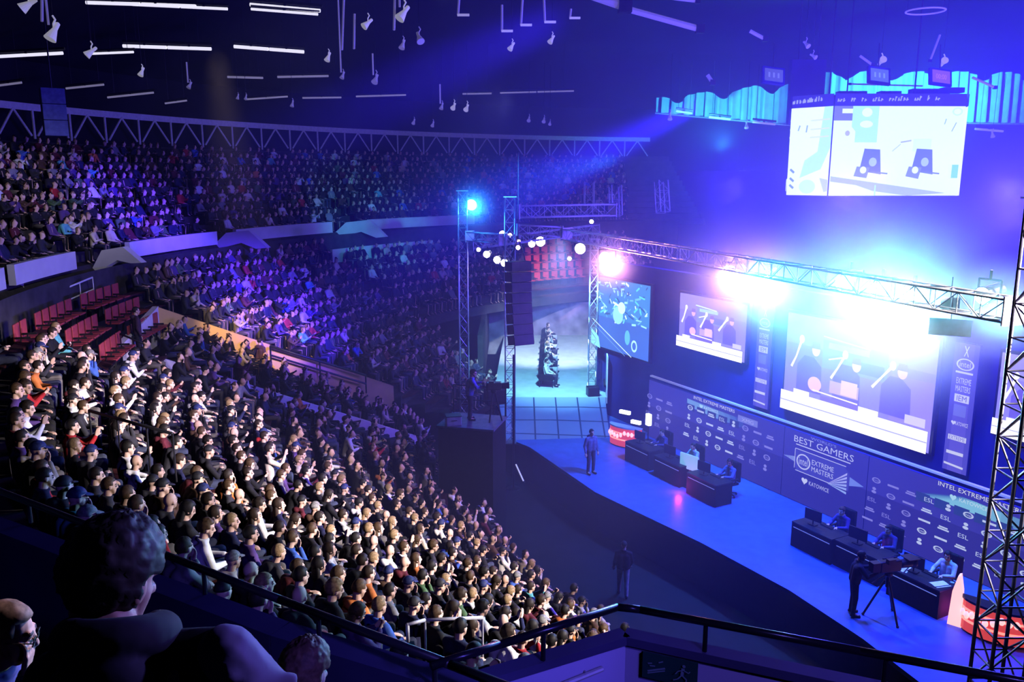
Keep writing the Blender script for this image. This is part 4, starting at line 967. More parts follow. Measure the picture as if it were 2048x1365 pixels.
# camera operator, tripod, crew
def P3(px, py, z): return at(px, py, z=z)
LK_ST = Look(standing(), .009, .4, 'short', 1.0, True, 1, True)
LK_OP = Look(standing(((.16, .26, 1.2), (.42, .12, 1.32)), ((.18, .26, 1.18), (.46, .1, 1.26)), .08, 0, .2), .009, .4, 'short', 1.05, False, 1, True)
LK_WALK = Look(standing(((-.08, .26, 1.13), (.1, .28, .9)), ((.05, .26, 1.13), (.2, .2, .92)), .03, .3, .1, .14), .009, .4, 'cap', 1.0, False, 1, True)
op = P3(1703, 1230, 1.5)
put_person(LK_OP, op, R(-10), SKINS[0], (.01, .01, .01), (.012, .012, .03), (.012, .012, .03), 'person in dark clothes operating the tripod camera on the stage')
tc_ = P3(1768, 1236, 1.5)
t = thing('tripod', 'black camera tripod on the blue stage floor', 'tripod', tc_, R(15))
for i in range(3):
    a = 2 * PI * i / 3 + .5; l = MB(); l.bar((.06 * math.cos(a), .06 * math.sin(a), 1.02), (.5 * math.cos(a), .5 * math.sin(a), .02), .028); l.ball((.5 * math.cos(a), .5 * math.sin(a), .03), (.04, .04, .03), 8, 6); l.build('leg', BLK, t)
MB().bar((0, 0, .85), (0, 0, 1.15), .045).build('column', BLK, t); MB().lathe([(.09, 1.15), (.11, 1.18), (.11, 1.24), (.07, 1.27)], 14).build('fluid_head', BLK, t); MB().bar((-.05, 0, 1.2), (-.6, -.15, 1.1), .016).build('pan_handle', BLK, t)
t = thing('video_camera', 'large black broadcast camera on the tripod', 'camera', tc_ + Vector((0, 0, 1.27)), R(15))
MB().box((0, 0, .16), (.62, .2, .3)).build('body', BLK, t, bevel=.03)
Mx = Matrix.Rotation(R(90), 3, 'Y'); MB().lathe([(.09, .28), (.11, .34), (.12, .62), (.15, .7), (.15, .74)], 16, M=Mx).build('lens', BLK, t, loc=(0, 0, .16))
MB().box((.62, 0, .3), (.34, .34, .02)).build('lens_hood', BLK, t); MB().box((-.1, -.17, .36), (.2, .12, .12)).build('viewfinder', BLK, t); MB().bar((-.2, 0, .36), (.2, 0, .36), .02).build('handle', DSTEEL, t); MB().box((-.42, 0, .18), (.22, .18, .24)).build('battery', BLK, t)
put_person(LK_ST, P3(1181, 948, 1.5), R(-60), SKINS[1], (.02, .015, .01), (.14, .14, .3), (.05, .05, .12), 'person in grey jacket standing on the stage edge below the ramp')
put_person(LK_WALK, P3(1245, 1193, 0.0), R(80), SKINS[2], (.01, .01, .02), (.015, .015, .03), (.45, .42, .42), 'person in black top, cap and pale trousers walking on the dark floor')
put_person(LK_ST, at(1230, 830, z=1.5) + Vector((.3, .3, 0)), R(-120), SKINS[3], (.02, .02, .02), (.06, .06, .2), (.03, .03, .1), 'person in dark top standing under the map screen', top_name='jacket')

# camera platform with operator beside the far crowd
plat = at(945, 842, d=28); plat.z = 0; PH = at(945, 842, d=28).z
t = thing('camera_platform', 'black draped camera platform between crowd and truss tower', 'platform', plat, R(-15))
MB().box((0, 0, PH / 2 - .03), (1.9, 1.6, PH - .06)).build('drape', BLACK, t); MB().box((0, 0, PH - .03), (2.0, 1.7, .06)).build('deck', mat('deck_blue', (.12, .13, .2), .5, var=.2), t)
mb = MB()
for x in (-.95, .95): mb.bar((x, .8, PH), (x, .8, PH + 1.0), .025)
mb.bar((-.95, .8, PH + 1.0), (.95, .8, PH + 1.0), .025); mb.bar((-.95, .8, PH + .5), (.95, .8, PH + .5), .02); mb.build('guard_rail', DSTEEL, t)
LK_BLUE = Look(standing(((.1, .28, 1.2), (.38, .16, 1.26)), ((.15, .27, 1.18), (.42, .14, 1.2)), .1, -.3, .15), .009, .4, 'curly', 1.15, False, 1, True)
put_person(LK_BLUE, plat + Vector((-.1, .1, PH)), R(10), SKINS[1], (.012, .01, .01), (.16, .18, .75), (.02, .02, .05), 'person in blue shirt with dark curly hair on the black camera platform', sc=1.0, top_name='shirt')
t = thing('video_camera', 'black camera beside the blue shirted operator on the platform', 'camera', plat + Vector((.72, .0, PH + 1.1)), R(10))
MB().box((0, 0, .12), (.5, .26, .26)).build('body', BLK, t, bevel=.03); MB().lathe([(.09, .24), (.12, .5), (.13, .52)], 14, M=Mx).build('lens', BLK, t, loc=(0, 0, .12)); MB().box((-.1, -.17, .28), (.16, .1, .1)).build('viewfinder', BLK, t)
t2 = thing('tripod', 'black tripod on the draped camera platform', 'tripod', plat + Vector((.72, 0, PH)), 0)
for i in range(3):
    a = 2 * PI * i / 3; MB().bar((.05 * math.cos(a), .05 * math.sin(a), 1.0), (.28 * math.cos(a), .28 * math.sin(a), .0), .025).build('leg', BLK, t2)
MB().lathe([(.08, .98), (.1, 1.02), (.1, 1.1)], 12).build('fluid_head', BLK, t2)
t = thing('flight_case', 'pale blue case standing on the camera platform corner', 'case', plat + Vector((-.62, -.45, PH)), R(12))
MB().box((0, 0, .16), (.5, .4, .32)).build('body', mat('case_grey', (.4, .42, .5), .5, var=.15), t, bevel=.02); MB().box((0, 0, .33), (.52, .42, .02)).build('lid', DSTEEL, t); MB().bar((-.1, -.22, .2), (.1, -.22, .2), .012).build('handle', DSTEEL, t)
t = thing('stage_monitor', 'dark speaker box with bracket lying beside the platform', 'speaker', at(990, 792, d=31), R(20))
MB().box((0, 0, 0), (.75, .5, .6)).build('cabinet', BLK, t, bevel=.03); MB().box((0, -.255, 0), (.66, .015, .5)).build('grille', DSTEEL, t); MB().bar((0, .1, -.3), (0, .1, -at(990, 792, d=31).z + 1.5), .04).build('stand', DSTEEL, t)
t = thing('floor_tube', 'thin white tube leaning at the stage front on the dark floor', 'tube', at(1048, 965, d=31.5))
MB().bar((0, 0, 0), at(1032, 930, d=32.5) - at(1048, 965, d=31.5), .03, 8).build('tube', mat('white_tube', (.8, .8, .85), .4, emit=(.8, .8, 1), es=.5), t); MB().ball((0, 0, 0), (.05, .05, .05), 8, 6).build('cap', BLK, t)

# walkway: armchairs with seated people, hoarding, clutter
LK_A = [Look(seated('lap', 'lap', -.02, .2, .05, 0, .03), .011, .3), Look(seated('cross', 'cross', -.02, -.2, .05), .011, .3, 'long'), Look(seated('chin', 'lap', .03, .3, .1), .011, .3)]
for i in range(8):
    pos = Vector((1.75 + .07 * i, 38.9 + 1.42 * i, 2.5)); rz = R(-14)
    t = thing('armchair', f'dark armchair on the walkway, {nth(i + 1)} from the ramp', 'armchair', pos, rz, 'armchairs in a line along the walkway')
    MB().box((0, 0, .4), (.62, .66, .16)).build('seat', BLACK, t, bevel=.03); MB().box((-.34, 0, .68), (.14, .8, .62)).build('backrest', BLACK, t, bevel=.04)
    for s in (-1, 1): MB().box((-.02, s * .39, .5), (.66, .12, .3)).build('armrest', BLACK, t, bevel=.03)
    for x in (-.32, .28):
        for s in (-1, 1): MB().bar((x, s * .33, .32), (x * 1.1, s * .36, 0), .028, r2=.02).build('leg', BLK, t)
    put_person(LK_A[i % 3], pos + Matrix.Rotation(rz, 3, 'Z') @ Vector((-.05, 0, 0)), rz, SKINS[i % 5], HAIRS[i % 5][1], [(.75, .75, .8), (.7, .72, .7), (.03, .03, .04), (.8, .8, .75)][i % 4], [(.03, .03, .05), (.4, .42, .5)][i % 2], f'person in {["white", "pale", "black", "cream"][i % 4]} top in the {nth(i + 1)} armchair from the ramp', 'people in the walkway armchairs')
t = thing('hoarding', 'white hoarding with black rail along the walkway behind the map screen', 'hoarding', (4.38, 36.9, 2.5), 0)
hv = Vector((1.05, 15, 0)); mb = MB(); wall_quad(mb, (0, 0), hv, 0, 1.9, 0, 1.9, .06); mb.build('panel', mat('hoarding_white', (.75, .75, .85), .6, var=.1), t)
MB().bar((-.1, 0, .5), hv + Vector((-.1, 0, 2.1)), .05).build('rail', BLK, t)
t = thing('floor_box', 'small dark box on the walkway corner under the lit tower', 'box', Vector((3.75, 37.1, 2.5)), R(10)); MB().box((0, 0, .22), (.55, .45, .44)).build('body', BLK, t, bevel=.03); MB().bar((-.15, 0, .45), (.15, 0, .45), .02).build('handle', DSTEEL, t)

# ------------------------------------------------------------------ rails, exit sign
def rail(label, pts, r, drop, posts, name='handrail', m=BLK, second=None):
    o = Vector(pts[0]); t = thing(name, label, 'rail', o); q = [Vector(p) - o for p in pts]
    MB().path(q, r, 10).build('top_bar', m, t, smooth=True)
    if second: MB().path([p - Vector((0, 0, second)) for p in q], r * .8, 8).build('lower_bar', m, t)
    for p in posts: p = Vector(p) - o; MB().bar(p, p - Vector((0, 0, drop)), r * .6, 8).build('post', m, t)
    return t
rp = [at(-250, 890, z=10.16), at(0, 983, z=10.16), at(330, 1110, z=10.16), at(560, 1200, z=10.16), at(900, 1330, z=10.16), at(1120, 1415, z=10.16)]
rail('black handrail along the navy parapet below the crowd', rp, .024, .16, [rp[1].lerp(rp[2], .2), rp[2].lerp(rp[3], .36), rp[3].lerp(rp[4], .25), rp[3].lerp(rp[4], .92)])
vr = [at(862, 1333, z=10.17), at(1000, 1290, z=10.17), at(1235, 1215, z=10.17), at(1280, 1220, z=10.17), at(1720, 1303, z=10.17), at(2300, 1412, z=10.17)]
rail('dark handrail round the stairwell corner, pale glint along its top', vr, .022, .17, [vr[1].lerp(vr[2], .35), vr[3].lerp(vr[4], .32), vr[4].lerp(vr[5], .1)], m=mat('rail_gloss', (.02, .02, .03), .25, .5))
dV = (V2 - V1).normalized(); nV = Vector((dV.y, -dV.x, 0))
t = thing('wall_handrail', 'short pale handrail fixed on the violet stairwell wall', 'rail', V2 - dV * .18 + nV * .05 + Vector((0, 0, -.145)))
MB().bar((0, 0, 0), -dV * .75 + Vector((0, 0, -.06)), .016).build('bar', ALUD, t); MB().bar(-dV * .1, -dV * .1 - nV * .05, .008).build('bracket', ALUD, t); MB().bar(-dV * .5 + Vector((0, 0, -.04)), -dV * .5 - nV * .05 + Vector((0, 0, -.04)), .008).build('bracket', ALUD, t)
dS = (V3 - V2).normalized(); nS = Vector((dS.y, -dS.x, 0))
t = thing('exit_sign', 'dark green exit sign with running figure and stairs on the stairwell wall', 'sign', V2 + dS * .115 + nS * .04 + Vector((0, 0, -.22)), math.atan2(dS.y, dS.x))
MB().box((.15, .0, .075), (.3, .015, .15)).build('panel', mat('sign_green', (.012, .06, .05), .5), t)
p = Paint(.3, .15, .0012); G = (.16, .26, .28)
p.line(.1, .3, .42, .55, 0.0051, G); p.line(.1, .22, .42, .46, 0.0034, G); p.line(.1, .62, .18, .66, 0.0034, G); p.line(.3, .74, .38, .82, 0.0034, G); p.line(.14, .55, .24, .58, 0.0034, G)
p.ell(.76, .82, .03, .06, G); p.line(.75, .74, .73, .45, 0.0085, G); p.line(.73, .47, .82, .32, 0.0037, G); p.line(.82, .32, .8, .14, 0.0031, G); p.line(.73, .47, .66, .3, 0.0037, G); p.line(.66, .3, .58, .22, 0.0031, G); p.line(.75, .7, .85, .62, 0.0031, G); p.line(.85, .62, .88, .7, 0.0026, G); p.line(.75, .7, .66, .62, 0.0031, G); p.line(.66, .62, .62, .5, 0.0026, G)
o = p.build('pictogram', M_PRINT, t, paint=True); o.location = (0, -.0085, 0)
a, b = at(178, 822, d=15.5), at(345, 868, d=14.6)
rail('black guard rail with posts in the middle of the near crowd', [a, b], .03, .9, [a, a.lerp(b, .35), a.lerp(b, .7), b])
a, b, c = at(815, 1250, d=11), at(850, 1241, d=11.2), at(965, 1236, d=11.6)
rail('pale bent aisle rail in the crowd near the stairwell', [a - Vector((0, 0, .25)), a, b, c], .025, .9, [b, c], m=ALUD)
def corr_at(t, v, py):
    q = corr(t, v, 5); best = min((abs(proj((q.x, q.y, z / 20))[1] - py), z / 20) for z in range(20, 190)); return Vector((q.x, q.y, best[1]))
a, b = corr_at(.44, .9, 694), corr_at(.86, .9, 752)
rail('black two bar stair rail in front of the yellow corridor wall', [a, b], .05, .75, [a, a.lerp(b, .5), b], second=.35)
a, b = at(240, 668, d=24.6), at(292, 690, d=24.4)
rail('thin dark rail at the top of the corridor steps', [a, b], .03, .85, [a, b], second=.4)
a, b = at(95, 592, d=26), at(185, 555, d=27.5)
rail('pale railing with white posts behind the empty red seats', [a, b], .03, .8, [a, a.lerp(b, .45), a.lerp(b, .7), b], m=WHITE, second=.4)
t = thing('info_panel', 'white printed panel standing at the edge of the upper walkway', 'panel', at(12, 560, d=25), R(30))
MB().box((0, 0, 0), (.9, .04, .7)).build('panel', WHITE, t); p = Paint(.8, .6); p.rect(0, .7, .9, .78, (.2, .2, .3)); p.rect(0, .2, .95, .27, (.2, .2, .3)); o = p.build('print', M_PRINT, t, paint=True); o.location = (-.4, -.022, -.3)
for s in (-.4, .4): MB().bar((s, 0, -.35), (s, 0, -1.0), .02).build('leg', DSTEEL, t)

# ------------------------------------------------------------------ empty red seats
def seat_meshes():
    mb = MB(); mb.box((.02, 0, .43), (.40, .46, .05)); s = mb.build('seat', REDSEAT, bevel=.02)
    mb = MB(); mb.box((-.2, 0, .66), (.05, .46, .46)); b = mb.build('backrest', REDSEAT, bevel=.02)
    mb = MB(); mb.box((0, -.24, .55), (.34, .03, .05)); mb.bar((-.05, -.24, .53), (-.1, -.24, .0), .02); mb.bar((-.05, .24, .4), (-.1, .24, .0), .02); f = mb.build('frame', DSTEEL)
    root = thing('stadium_chair', 'x', 'seat')
    for o in (s, b, f): o.parent = root
    return root, [s, b, f]
sroot, skids = seat_meshes(); first = True
def place_seat(pos, rz, label, group):
    global first
    r = sroot if first else copy_tree(sroot, skids); first = False
    r.location = pos; r.rotation_euler = (0, 0, rz); tag(r, label, 'seat', group)
for k, (a0, a1) in {13: (183, 194), 14: (182, 196), 15: (181.5, 197)}.items():
    n = 0
    for j in range(40):
        th = a0 + j * 1.12
        if th > a1: break
        if j % 6 == 5: continue
        n += 1; place_seat(pol(RK(k), th, ZK(k)), R(th + 180), f'empty red seat below the white parapet, {nth(n)} along {"lowest" if k == 13 else "middle" if k == 14 else "topmost"} row from the corridor', 'empty red seats below the parapet')
for k in range(10, 15):
    n = 0
    for j in range(7):
        x = 1.15 + j * .56; th = None
        r = RK(k); y = CY + math.sqrt(r * r - (x - CX) ** 2); th = th_of((x, y)); n += 1
        place_seat(Vector((x, y, ZK(k))), R(th + 180), f'empty red seat beyond the walkway end, {nth(n)} along {nth(k - 9)} row up', 'empty red seats beyond the walkway')

# ================================================================== the audience
SPEC = [('lap', 'lap', 0, .0, .12, 0, 'short', False), ('knees', 'knees', .2, .1, .05, 0, 'short', True), ('cross', 'cross', -.03, -.25, .05, .05, 'short', False), ('phone', 'lap', .04, .0, .4, 0, 'short', True), ('lap', 'chin', .1, .25, .08, 0, 'short', False),
        ('lap', 'lap', -.04, -.1, .05, -.06, 'long', False), ('clap', 'clap', .02, .0, .05, 0, 'short', False), ('phone', 'phone', .06, -.15, .38, .03, 'long', True), ('lap', 'cross', .05, .35, .1, 0, 'cap', True), ('knees', 'lap', .14, -.3, .15, .04, 'curly', False), ('lap', 'lap', .02, .45, .02, .05, 'bald', True), ('cross', 'chin', .07, -.05, .15, 0, 'cap', False)]
LOOKS = []
for i, (l, r_, le, yw, pi_, ti, st, hd) in enumerate(SPEC):
    LOOKS.append(Look(seated(l, r_, le, yw, pi_, ti, .02 * (i % 3)), .0105, .24, st, (1.0, 1.06, .96, 1.1)[i % 4], hd))
    LOOKS[-1].hood = hd
HAIRWORD = {'short': 'short {} hair', 'long': 'long {} hair', 'cap': '{} cap', 'curly': 'curly {} hair', 'bald': 'bald head'}
TOPS = [('black', (.008, .008, .011), 46), ('charcoal', (.025, .025, .032), 18), ('navy', (.012, .014, .05), 9), ('grey', (.2, .2, .22), 6), ('white', (.8, .8, .82), 7), ('red', (.4, .02, .025), 2), ('brown', (.07, .035, .02), 7), ('purple', (.08, .04, .16), 3), ('blue', (.05, .12, .45), 2), ('teal', (.1, .4, .42), 1), ('maroon', (.09, .012, .02), 8), ('green', (.06, .12, .05), 1), ('cream', (.6, .52, .42), 3), ('orange', (.55, .16, .04), 1)]
TD = {n: c for n, c, w in TOPS}
def pick_top(r): return r.choices(TOPS, [w for _, _, w in TOPS])[0][:2]
LEGS = [(.01, .011, .016), (.018, .022, .05), (.012, .012, .012), (.04, .05, .09), (.12, .11, .1)]

def lowpoly(lk, f):
    out = []
    for part, me, tgt in ((0, lk.body, 260), (1, lk.hair, 90), (2, lk.top, 170), (3, lk.legs, 90)):
        if me is None: continue
        o = bpy.data.objects.new('tmp', me); COL.objects.link(o)
        m = o.modifiers.new('d', 'DECIMATE'); m.ratio = min(1, tgt * f / max(1, sum(len(p.vertices) - 2 for p in me.polygons)))
        dg = bpy.context.evaluated_depsgraph_get(); e = o.evaluated_get(dg); q = e.to_mesh(); q.calc_loop_triangles()
        v = np.empty(len(q.vertices) * 3, np.float32); q.vertices.foreach_get('co', v)
        t = np.empty(len(q.loop_triangles) * 3, np.int32); q.loop_triangles.foreach_get('vertices', t)
        out.append((part, v.reshape(-1, 3).copy(), t.reshape(-1, 3).copy())); e.to_mesh_clear(); bpy.data.objects.remove(o)
    return out
LOW = {f: [lowpoly(l, f) for l in LOOKS] for f in (1.4, .6)}
CV, CT, CC = [], [], []; cn = 0
def crowd_add(pos, rz, li, cols, f, sc=1.0):
    global cn
    c, s = math.cos(rz), math.sin(rz); Mr = np.array([[c, -s, 0], [s, c, 0], [0, 0, 1]], np.float32)
    for part, v, t in LOW[f][li]:
        CV.append(v * sc @ Mr.T + np.array(pos, np.float32)); CT.append(t + cn); CC.append(np.tile(np.array([*cols[part], 1], np.float32), (len(v), 1))); cn += len(v)

def side(p, a, b): return (b[0] - a[0]) * (p[1] - a[1]) - (b[1] - a[1]) * (p[0] - a[0])
SPECIAL = [(30, 1065, 'black', 'cap'), (85, 1010, 'navy', None), (130, 985, 'teal', None), (205, 1000, 'charcoal', None), (245, 995, 'grey', None), (378, 1062, 'white', None), (55, 760, 'red', None), (95, 850, 'red', None), (38, 950, 'red', None), (15, 815, 'white', None), (410, 1010, 'charcoal', None), (600, 935, 'maroon', None), (705, 1045, 'white', None), (835, 1110, 'orange', None), (915, 1190, 'green', None), (560, 1095, 'blue', None), (745, 1260, 'blue', None), (610, 830, 'purple', None), (1180, 1190, 'white', None), (990, 1105, 'white', None), (905, 880, 'red', None)]
seats = []
for k in range(16):
    r = RK(k); step = math.degrees(.56 / r); off = rnd.random() * step
    th = 152.5 + off
    while th < 252:
        p = pol(r + rnd.uniform(-.04, .04), th + rnd.uniform(-.12, .12), ZK(k)); th += step
        x, y, d = proj((p.x, p.y, p.z + 1.2))
        if p.y < 3 or d < 3: continue
        inn, innf = side(p, A1, A2), side(p, B1, B2)
        zone = 'near' if inn < -1.1 * CL else ('far' if innf > .6 * CL else None)
        if zone is None or (zone != 'near' and (x < -60 or x > 1100)): continue
        if zone == 'corr' or (zone == 'near' and th > 214 and r > 31.0): continue
        if zone == 'near' and p.x > -1.2 and r > 29.3: continue
        if zone == 'far' and k == 14 and x > 620: continue
        if (p.x - plat.x) ** 2 + (p.y - plat.y) ** 2 < 4.4: continue
        if r > 29.5 and 180.5 < th < 198: continue
        if rad(p) > 28.8 and x < 300 and y < 660 and zone != 'far': continue
        if abs((th - 203) % 17 - 8.5) < .75 and zone == 'near': continue
        if p.x > 1.7 and zone == 'near' and rnd.random() < .85: continue
        if p.x > 3.6: continue
        if rnd.random() < .06: continue
        seats.append(dict(p=p, k=k, th=th, x=x, y=y, d=d, zone=zone))
def hidden(s):
    x, y = s['x'], s['y']
    if x < -25 or x > 2070 or y > 1400: return True
    if x < 860 and y > 1060 + .335 * x + 12: return True
    if 860 <= x < 1250 and y > min(1350, 1340 - .3 * (x - 1000)) + 10: return True
    if 110 < x < 320 and y > 1085: return True
    return False
for k in range(1, CORN + 1):
    for v in (.16, .3, .44, .58, .72, .86)[:6 if k < 5 else 5]:
        if rnd.random() < .12: continue
        p = corr((k + .45) / CORN, v, CZ_(k)); x, y, d = proj((p.x, p.y, p.z + 1.2)); seats.append(dict(p=p, k=k, th=math.degrees(math.atan2(CU.y, CU.x)) - 190, x=x, y=y, d=d, zone='corr'))
for q in (at(1180, 1200, d=18.5), at(1120, 1215, d=17), at(1298, 1250, d=15.5), at(1225, 1180, d=20)):
    k = max(0, round((rad(q) - 19.6) / .8)); th = th_of(q); p = pol(RK(k), th, ZK(k)); seats = [t_ for t_ in seats if (t_['p'] - p).length > .5]; x, y, d = proj((p.x, p.y, p.z + 1.2)); seats.append(dict(p=p, k=k, th=th, x=x, y=y, d=d, zone='near'))
vis = [s for s in seats if not hidden(s)]
near = sorted([s for s in vis if s['zone'] == 'near'], key=lambda s: s['d'])
IND = near[:276]
for s in vis: s['top'] = pick_top(rnd); s['li'] = rnd.randrange(len(LOOKS)); s['hc'] = rnd.choice(HAIRS); s['skin'] = rnd.choice(SKINS); s['leg'] = rnd.choice(LEGS)
for (x, y, c, st) in SPECIAL:
    s = min(vis, key=lambda s: (s['x'] - x) ** 2 + (s['y'] - y) ** 2 + (1e6 if s.get('sp') else 0)); s['top'] = (c, TD[c]); s['sp'] = 1
    if st: s['li'] = 8
indset = {id(s) for s in IND}
byrow = {}
for s in sorted(near, key=lambda s: -s['th']): byrow.setdefault(s['k'], []).append(s)
NIND = 0
for k, row in byrow.items():
    for n, s in enumerate(row):
        if id(s) not in indset: continue
        lk = LOOKS[s['li']]; hn, hc = s['hc']
        if lk.style == 'cap': hn, hc = rnd.choice([('black', (.015, .015, .02)), ('navy', (.02, .03, .12)), ('grey', (.2, .2, .2))])
        hw = HAIRWORD[lk.style].format(hn); g = 'hoodie' if lk.hood else 'jacket'
        lab = f"person in {s['top'][0]} {g}, {hw}, {nth(n + 1)} from handrail end of {nth(k + 1)} row up"
        put_person(lk, s['p'], R(s['th'] + 180) + rnd.uniform(-.14, .14), s['skin'], hc, s['top'][1], s['leg'], lab, 'spectators in the near stand', top_name=g, sc=rnd.uniform(.95, 1.05)); NIND += 1
for s in vis:
    if id(s) in indset: continue
    f = 1.4 if s['zone'] == 'near' else .6
    t = s['top'][1]
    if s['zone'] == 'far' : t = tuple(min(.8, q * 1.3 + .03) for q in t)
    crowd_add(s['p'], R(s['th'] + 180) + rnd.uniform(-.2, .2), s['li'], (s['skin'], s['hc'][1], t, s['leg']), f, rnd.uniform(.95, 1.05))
nf = 0; GAPS = [th_of(at(186, 500, z=10)), th_of(at(450, 462, z=10)), th_of(at(695, 441, z=10))]
for k in range(10):
    r = UR(k); step = math.degrees(.6 / r); th = 101 + rnd.random() * step
    while th < 214:
        p = pol(r, th + rnd.uniform(-.15, .15), UZ(k)); th += step
        x, y, d = proj((p.x, p.y, p.z + 1.2))
        if x < -40 or x > 1250 or rnd.random() < .14: continue
        if k < 3 and any(abs(th - g) < 1.2 for g in GAPS): continue
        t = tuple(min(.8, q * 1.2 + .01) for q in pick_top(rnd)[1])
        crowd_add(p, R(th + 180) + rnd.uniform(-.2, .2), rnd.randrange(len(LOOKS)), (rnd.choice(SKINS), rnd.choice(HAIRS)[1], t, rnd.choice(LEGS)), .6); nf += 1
# people on the far high seats past the walkway
for k in range(9, 15):
    r = RK(k); th = 108
    while th < 151:
        p = pol(r, th, ZK(k)); th += math.degrees(.6 / r)
        x, y, d = proj((p.x, p.y, p.z + 1))
        if 1030 < x < 1190 or rnd.random() < .1: continue
        crowd_add(p, R(th + 180), rnd.randrange(len(LOOKS)), (rnd.choice(SKINS), rnd.choice(HAIRS)[1], pick_top(rnd)[1], rnd.choice(LEGS)), .6)
V = np.concatenate(CV); T = np.concatenate(CT); Cc = np.concatenate(CC)
me = bpy.data.meshes.new('crowd'); me.vertices.add(len(V)); me.vertices.foreach_set('co', V.ravel())
me.loops.add(len(T) * 3); me.loops.foreach_set('vertex_index', T.ravel().astype(np.int32)); me.polygons.add(len(T)); me.polygons.foreach_set('loop_start', np.arange(0, len(T) * 3, 3, dtype=np.int32))
me.update(calc_edges=True); me.validate()
ca = me.color_attributes.new('paint', 'FLOAT_COLOR', 'POINT'); ca.data.foreach_set('color', Cc.ravel())
me.materials.append(M_CROWD)
o = bpy.data.objects.new('crowd', me); COL.objects.link(o); tag(o, 'dense crowd of seated spectators filling the far and upper stands', 'crowd', kind='stuff')
print('PEOPLE', NIND, 'seats', len(vis), 'upper', nf, 'crowd tris', len(T))
near1 = IND[0]
# emblem on the back of the navy spectator
for s in IND:
    if s.get('sp') and s['top'][0] == 'navy': pass

put_person(LK_ST, corr(.03, .2, CZ_(0)), R(35), SKINS[1], (.02, .015, .01), (.06, .03, .05), (.03, .03, .04), 'person standing at the top of the corridor by the thin dark rail')
put_person(LK_ST, corr(.40, .84, CZ_(5) + .0), R(60), SKINS[2], (.03, .02, .01), (.10, .05, .07), (.05, .04, .05), 'person standing by the yellow wall at the start of its two bar rail')
# figures close to the camera ------------------------------------------------
m1 = at(228, 1160, d=1.8); J = seated('lap', 'lap', .0, -.45, .4, .10)
J.update(chest=(-.04, 0, .92), neck=(.0, .02, 1.045), head=(.085, .055, 1.165), shR=(-.03, -.19, 1.03), shL=(-.03, .14, 1.0), elR=(.02, -.32, .74), elL=(.06, .235, .76), wrL=(.0, .165, .975), hdL=(-.1, -.55, .6), hnL=(-.75, .5, .3), gripL=.5)
h = Vector(J['head'])
LK1 = Look(J, .0065, .9, 'messy', .96, False)
rz1 = R(96); b1 = m1 - Matrix.Rotation(rz1, 3, 'Z') @ h
man1 = put_person(LK1, b1, rz1, (.5, .3, .22), (.022, .017, .015), (.012, .012, .018), (.02, .02, .03), 'dark haired person seen from behind close to camera, dark jacket with grey hood', group=None)
nb = Vector(J['neck'])
def child_remesh(name, V_, F_, parent, col, vox=.009):
    m = remesh(name, V_, F_, vox, 1, [M_CLOTH]); o = bpy.data.objects.new(name, m); COL.objects.link(o); o.parent = parent; o.color = (*col, 1); return o
V_, F_ = [], []
for i in range(14):
    a = R(50 + 260 * i / 14); a2 = R(50 + 260 * (i + 1) / 14); f = lambda q: nb + Vector((.08 * math.cos(q) - .015, .085 * math.sin(q), .045 - .035 * math.cos(q)))
    capsule(V_, F_, f(a), f(a2), .044, .044)
ellips(V_, F_, nb + Vector((-.12, 0, -.03)), (.06, .11, .1))
child_remesh('hood', V_, F_, man1, (.02, .02, .03))
V_, F_ = [], []
pts = [nb + Vector(q) for q in ((-.02, -.125, .015), (-.08, -.135, -.02), (-.15, -.115, -.08), (-.185, -.06, -.18), (-.19, -.02, -.3))]
for a, b in zip(pts, pts[1:]): capsule(V_, F_, a, b, .022, .024)
child_remesh('hood_strap', V_, F_, man1, (.5, .48, .52))
V_, F_ = [], []
sh, el = Vector(J['shR']), Vector(J['elR']); out = Vector((-.02, -.045, .012)); capsule(V_, F_, sh + out + Vector((0, .03, .012)), sh.lerp(el, .85) + out, .062, .07)
for i in range(6): q = sh.lerp(el, .1 + .12 * i) + out; capsule(V_, F_, q + Vector((-.05, .03 - .02 * (i % 2), .02)), q + Vector((.0, -.05, .03 * (i % 3 - 1))), .024, .018)
child_remesh('sleeve', V_, F_, man1, (.2, .18, .3))  # violet light on the right shoulder put into a paler sleeve colour

m2 = at(14, 1272, d=3.3); J = seated('lap', 'chin', .12, .1, .22); h = Vector(J['head'])
LK2 = Look(J, .0065, .9, 'bald', 1.05, False)
rz2 = R(12); b2 = m2 - Matrix.Rotation(rz2, 3, 'Z') @ h
man2 = put_person(LK2, b2, rz2, (.85, .55, .45), (.1, .06, .04), (.12, .12, .38), (.02, .02, .04), 'balding person with glasses, hand at mouth, blue top and yellow vest')
hv_ = hair_mesh('hair_crop', J, 'short'); hvo = bpy.data.objects.new('hair', hv_); COL.objects.link(hvo); hvo.parent = man2; hvo.color = (.25, .17, .13, 1)
M = HM(J); mb = MB()
for s in (-1, 1):
    mb.path([M @ Vector((.105 + .0 * s, s * .034 + .026 * math.cos(2 * PI * i / 12), .004 + .02 * math.sin(2 * PI * i / 12))) for i in range(13)], .0025, 6); mb.bar(M @ Vector((.103, s * .06, .008)), M @ Vector((-.005, s * .086, .012)), .0025, 6)
mb.bar(M @ Vector((.11, -.01, .008)), M @ Vector((.11, .01, .008)), .0025, 6); mb.build('glasses', BLK, man2)
V_, F_ = [], []
pe, ch = Vector(J['pelvis']), Vector(J['chest'])
for s in (-1, 1): capsule(V_, F_, pe + Vector((0, .09 * s, .08)), ch + Vector((0, .09 * s, -.01)), .138, .142, 12)
vm = remesh('safety_vest', V_, F_, .014, 1, [M_CLOTH]); vo = bpy.data.objects.new('safety_vest', vm); COL.objects.link(vo); vo.parent = man2; vo.color = (.55, .75, .06, 1)

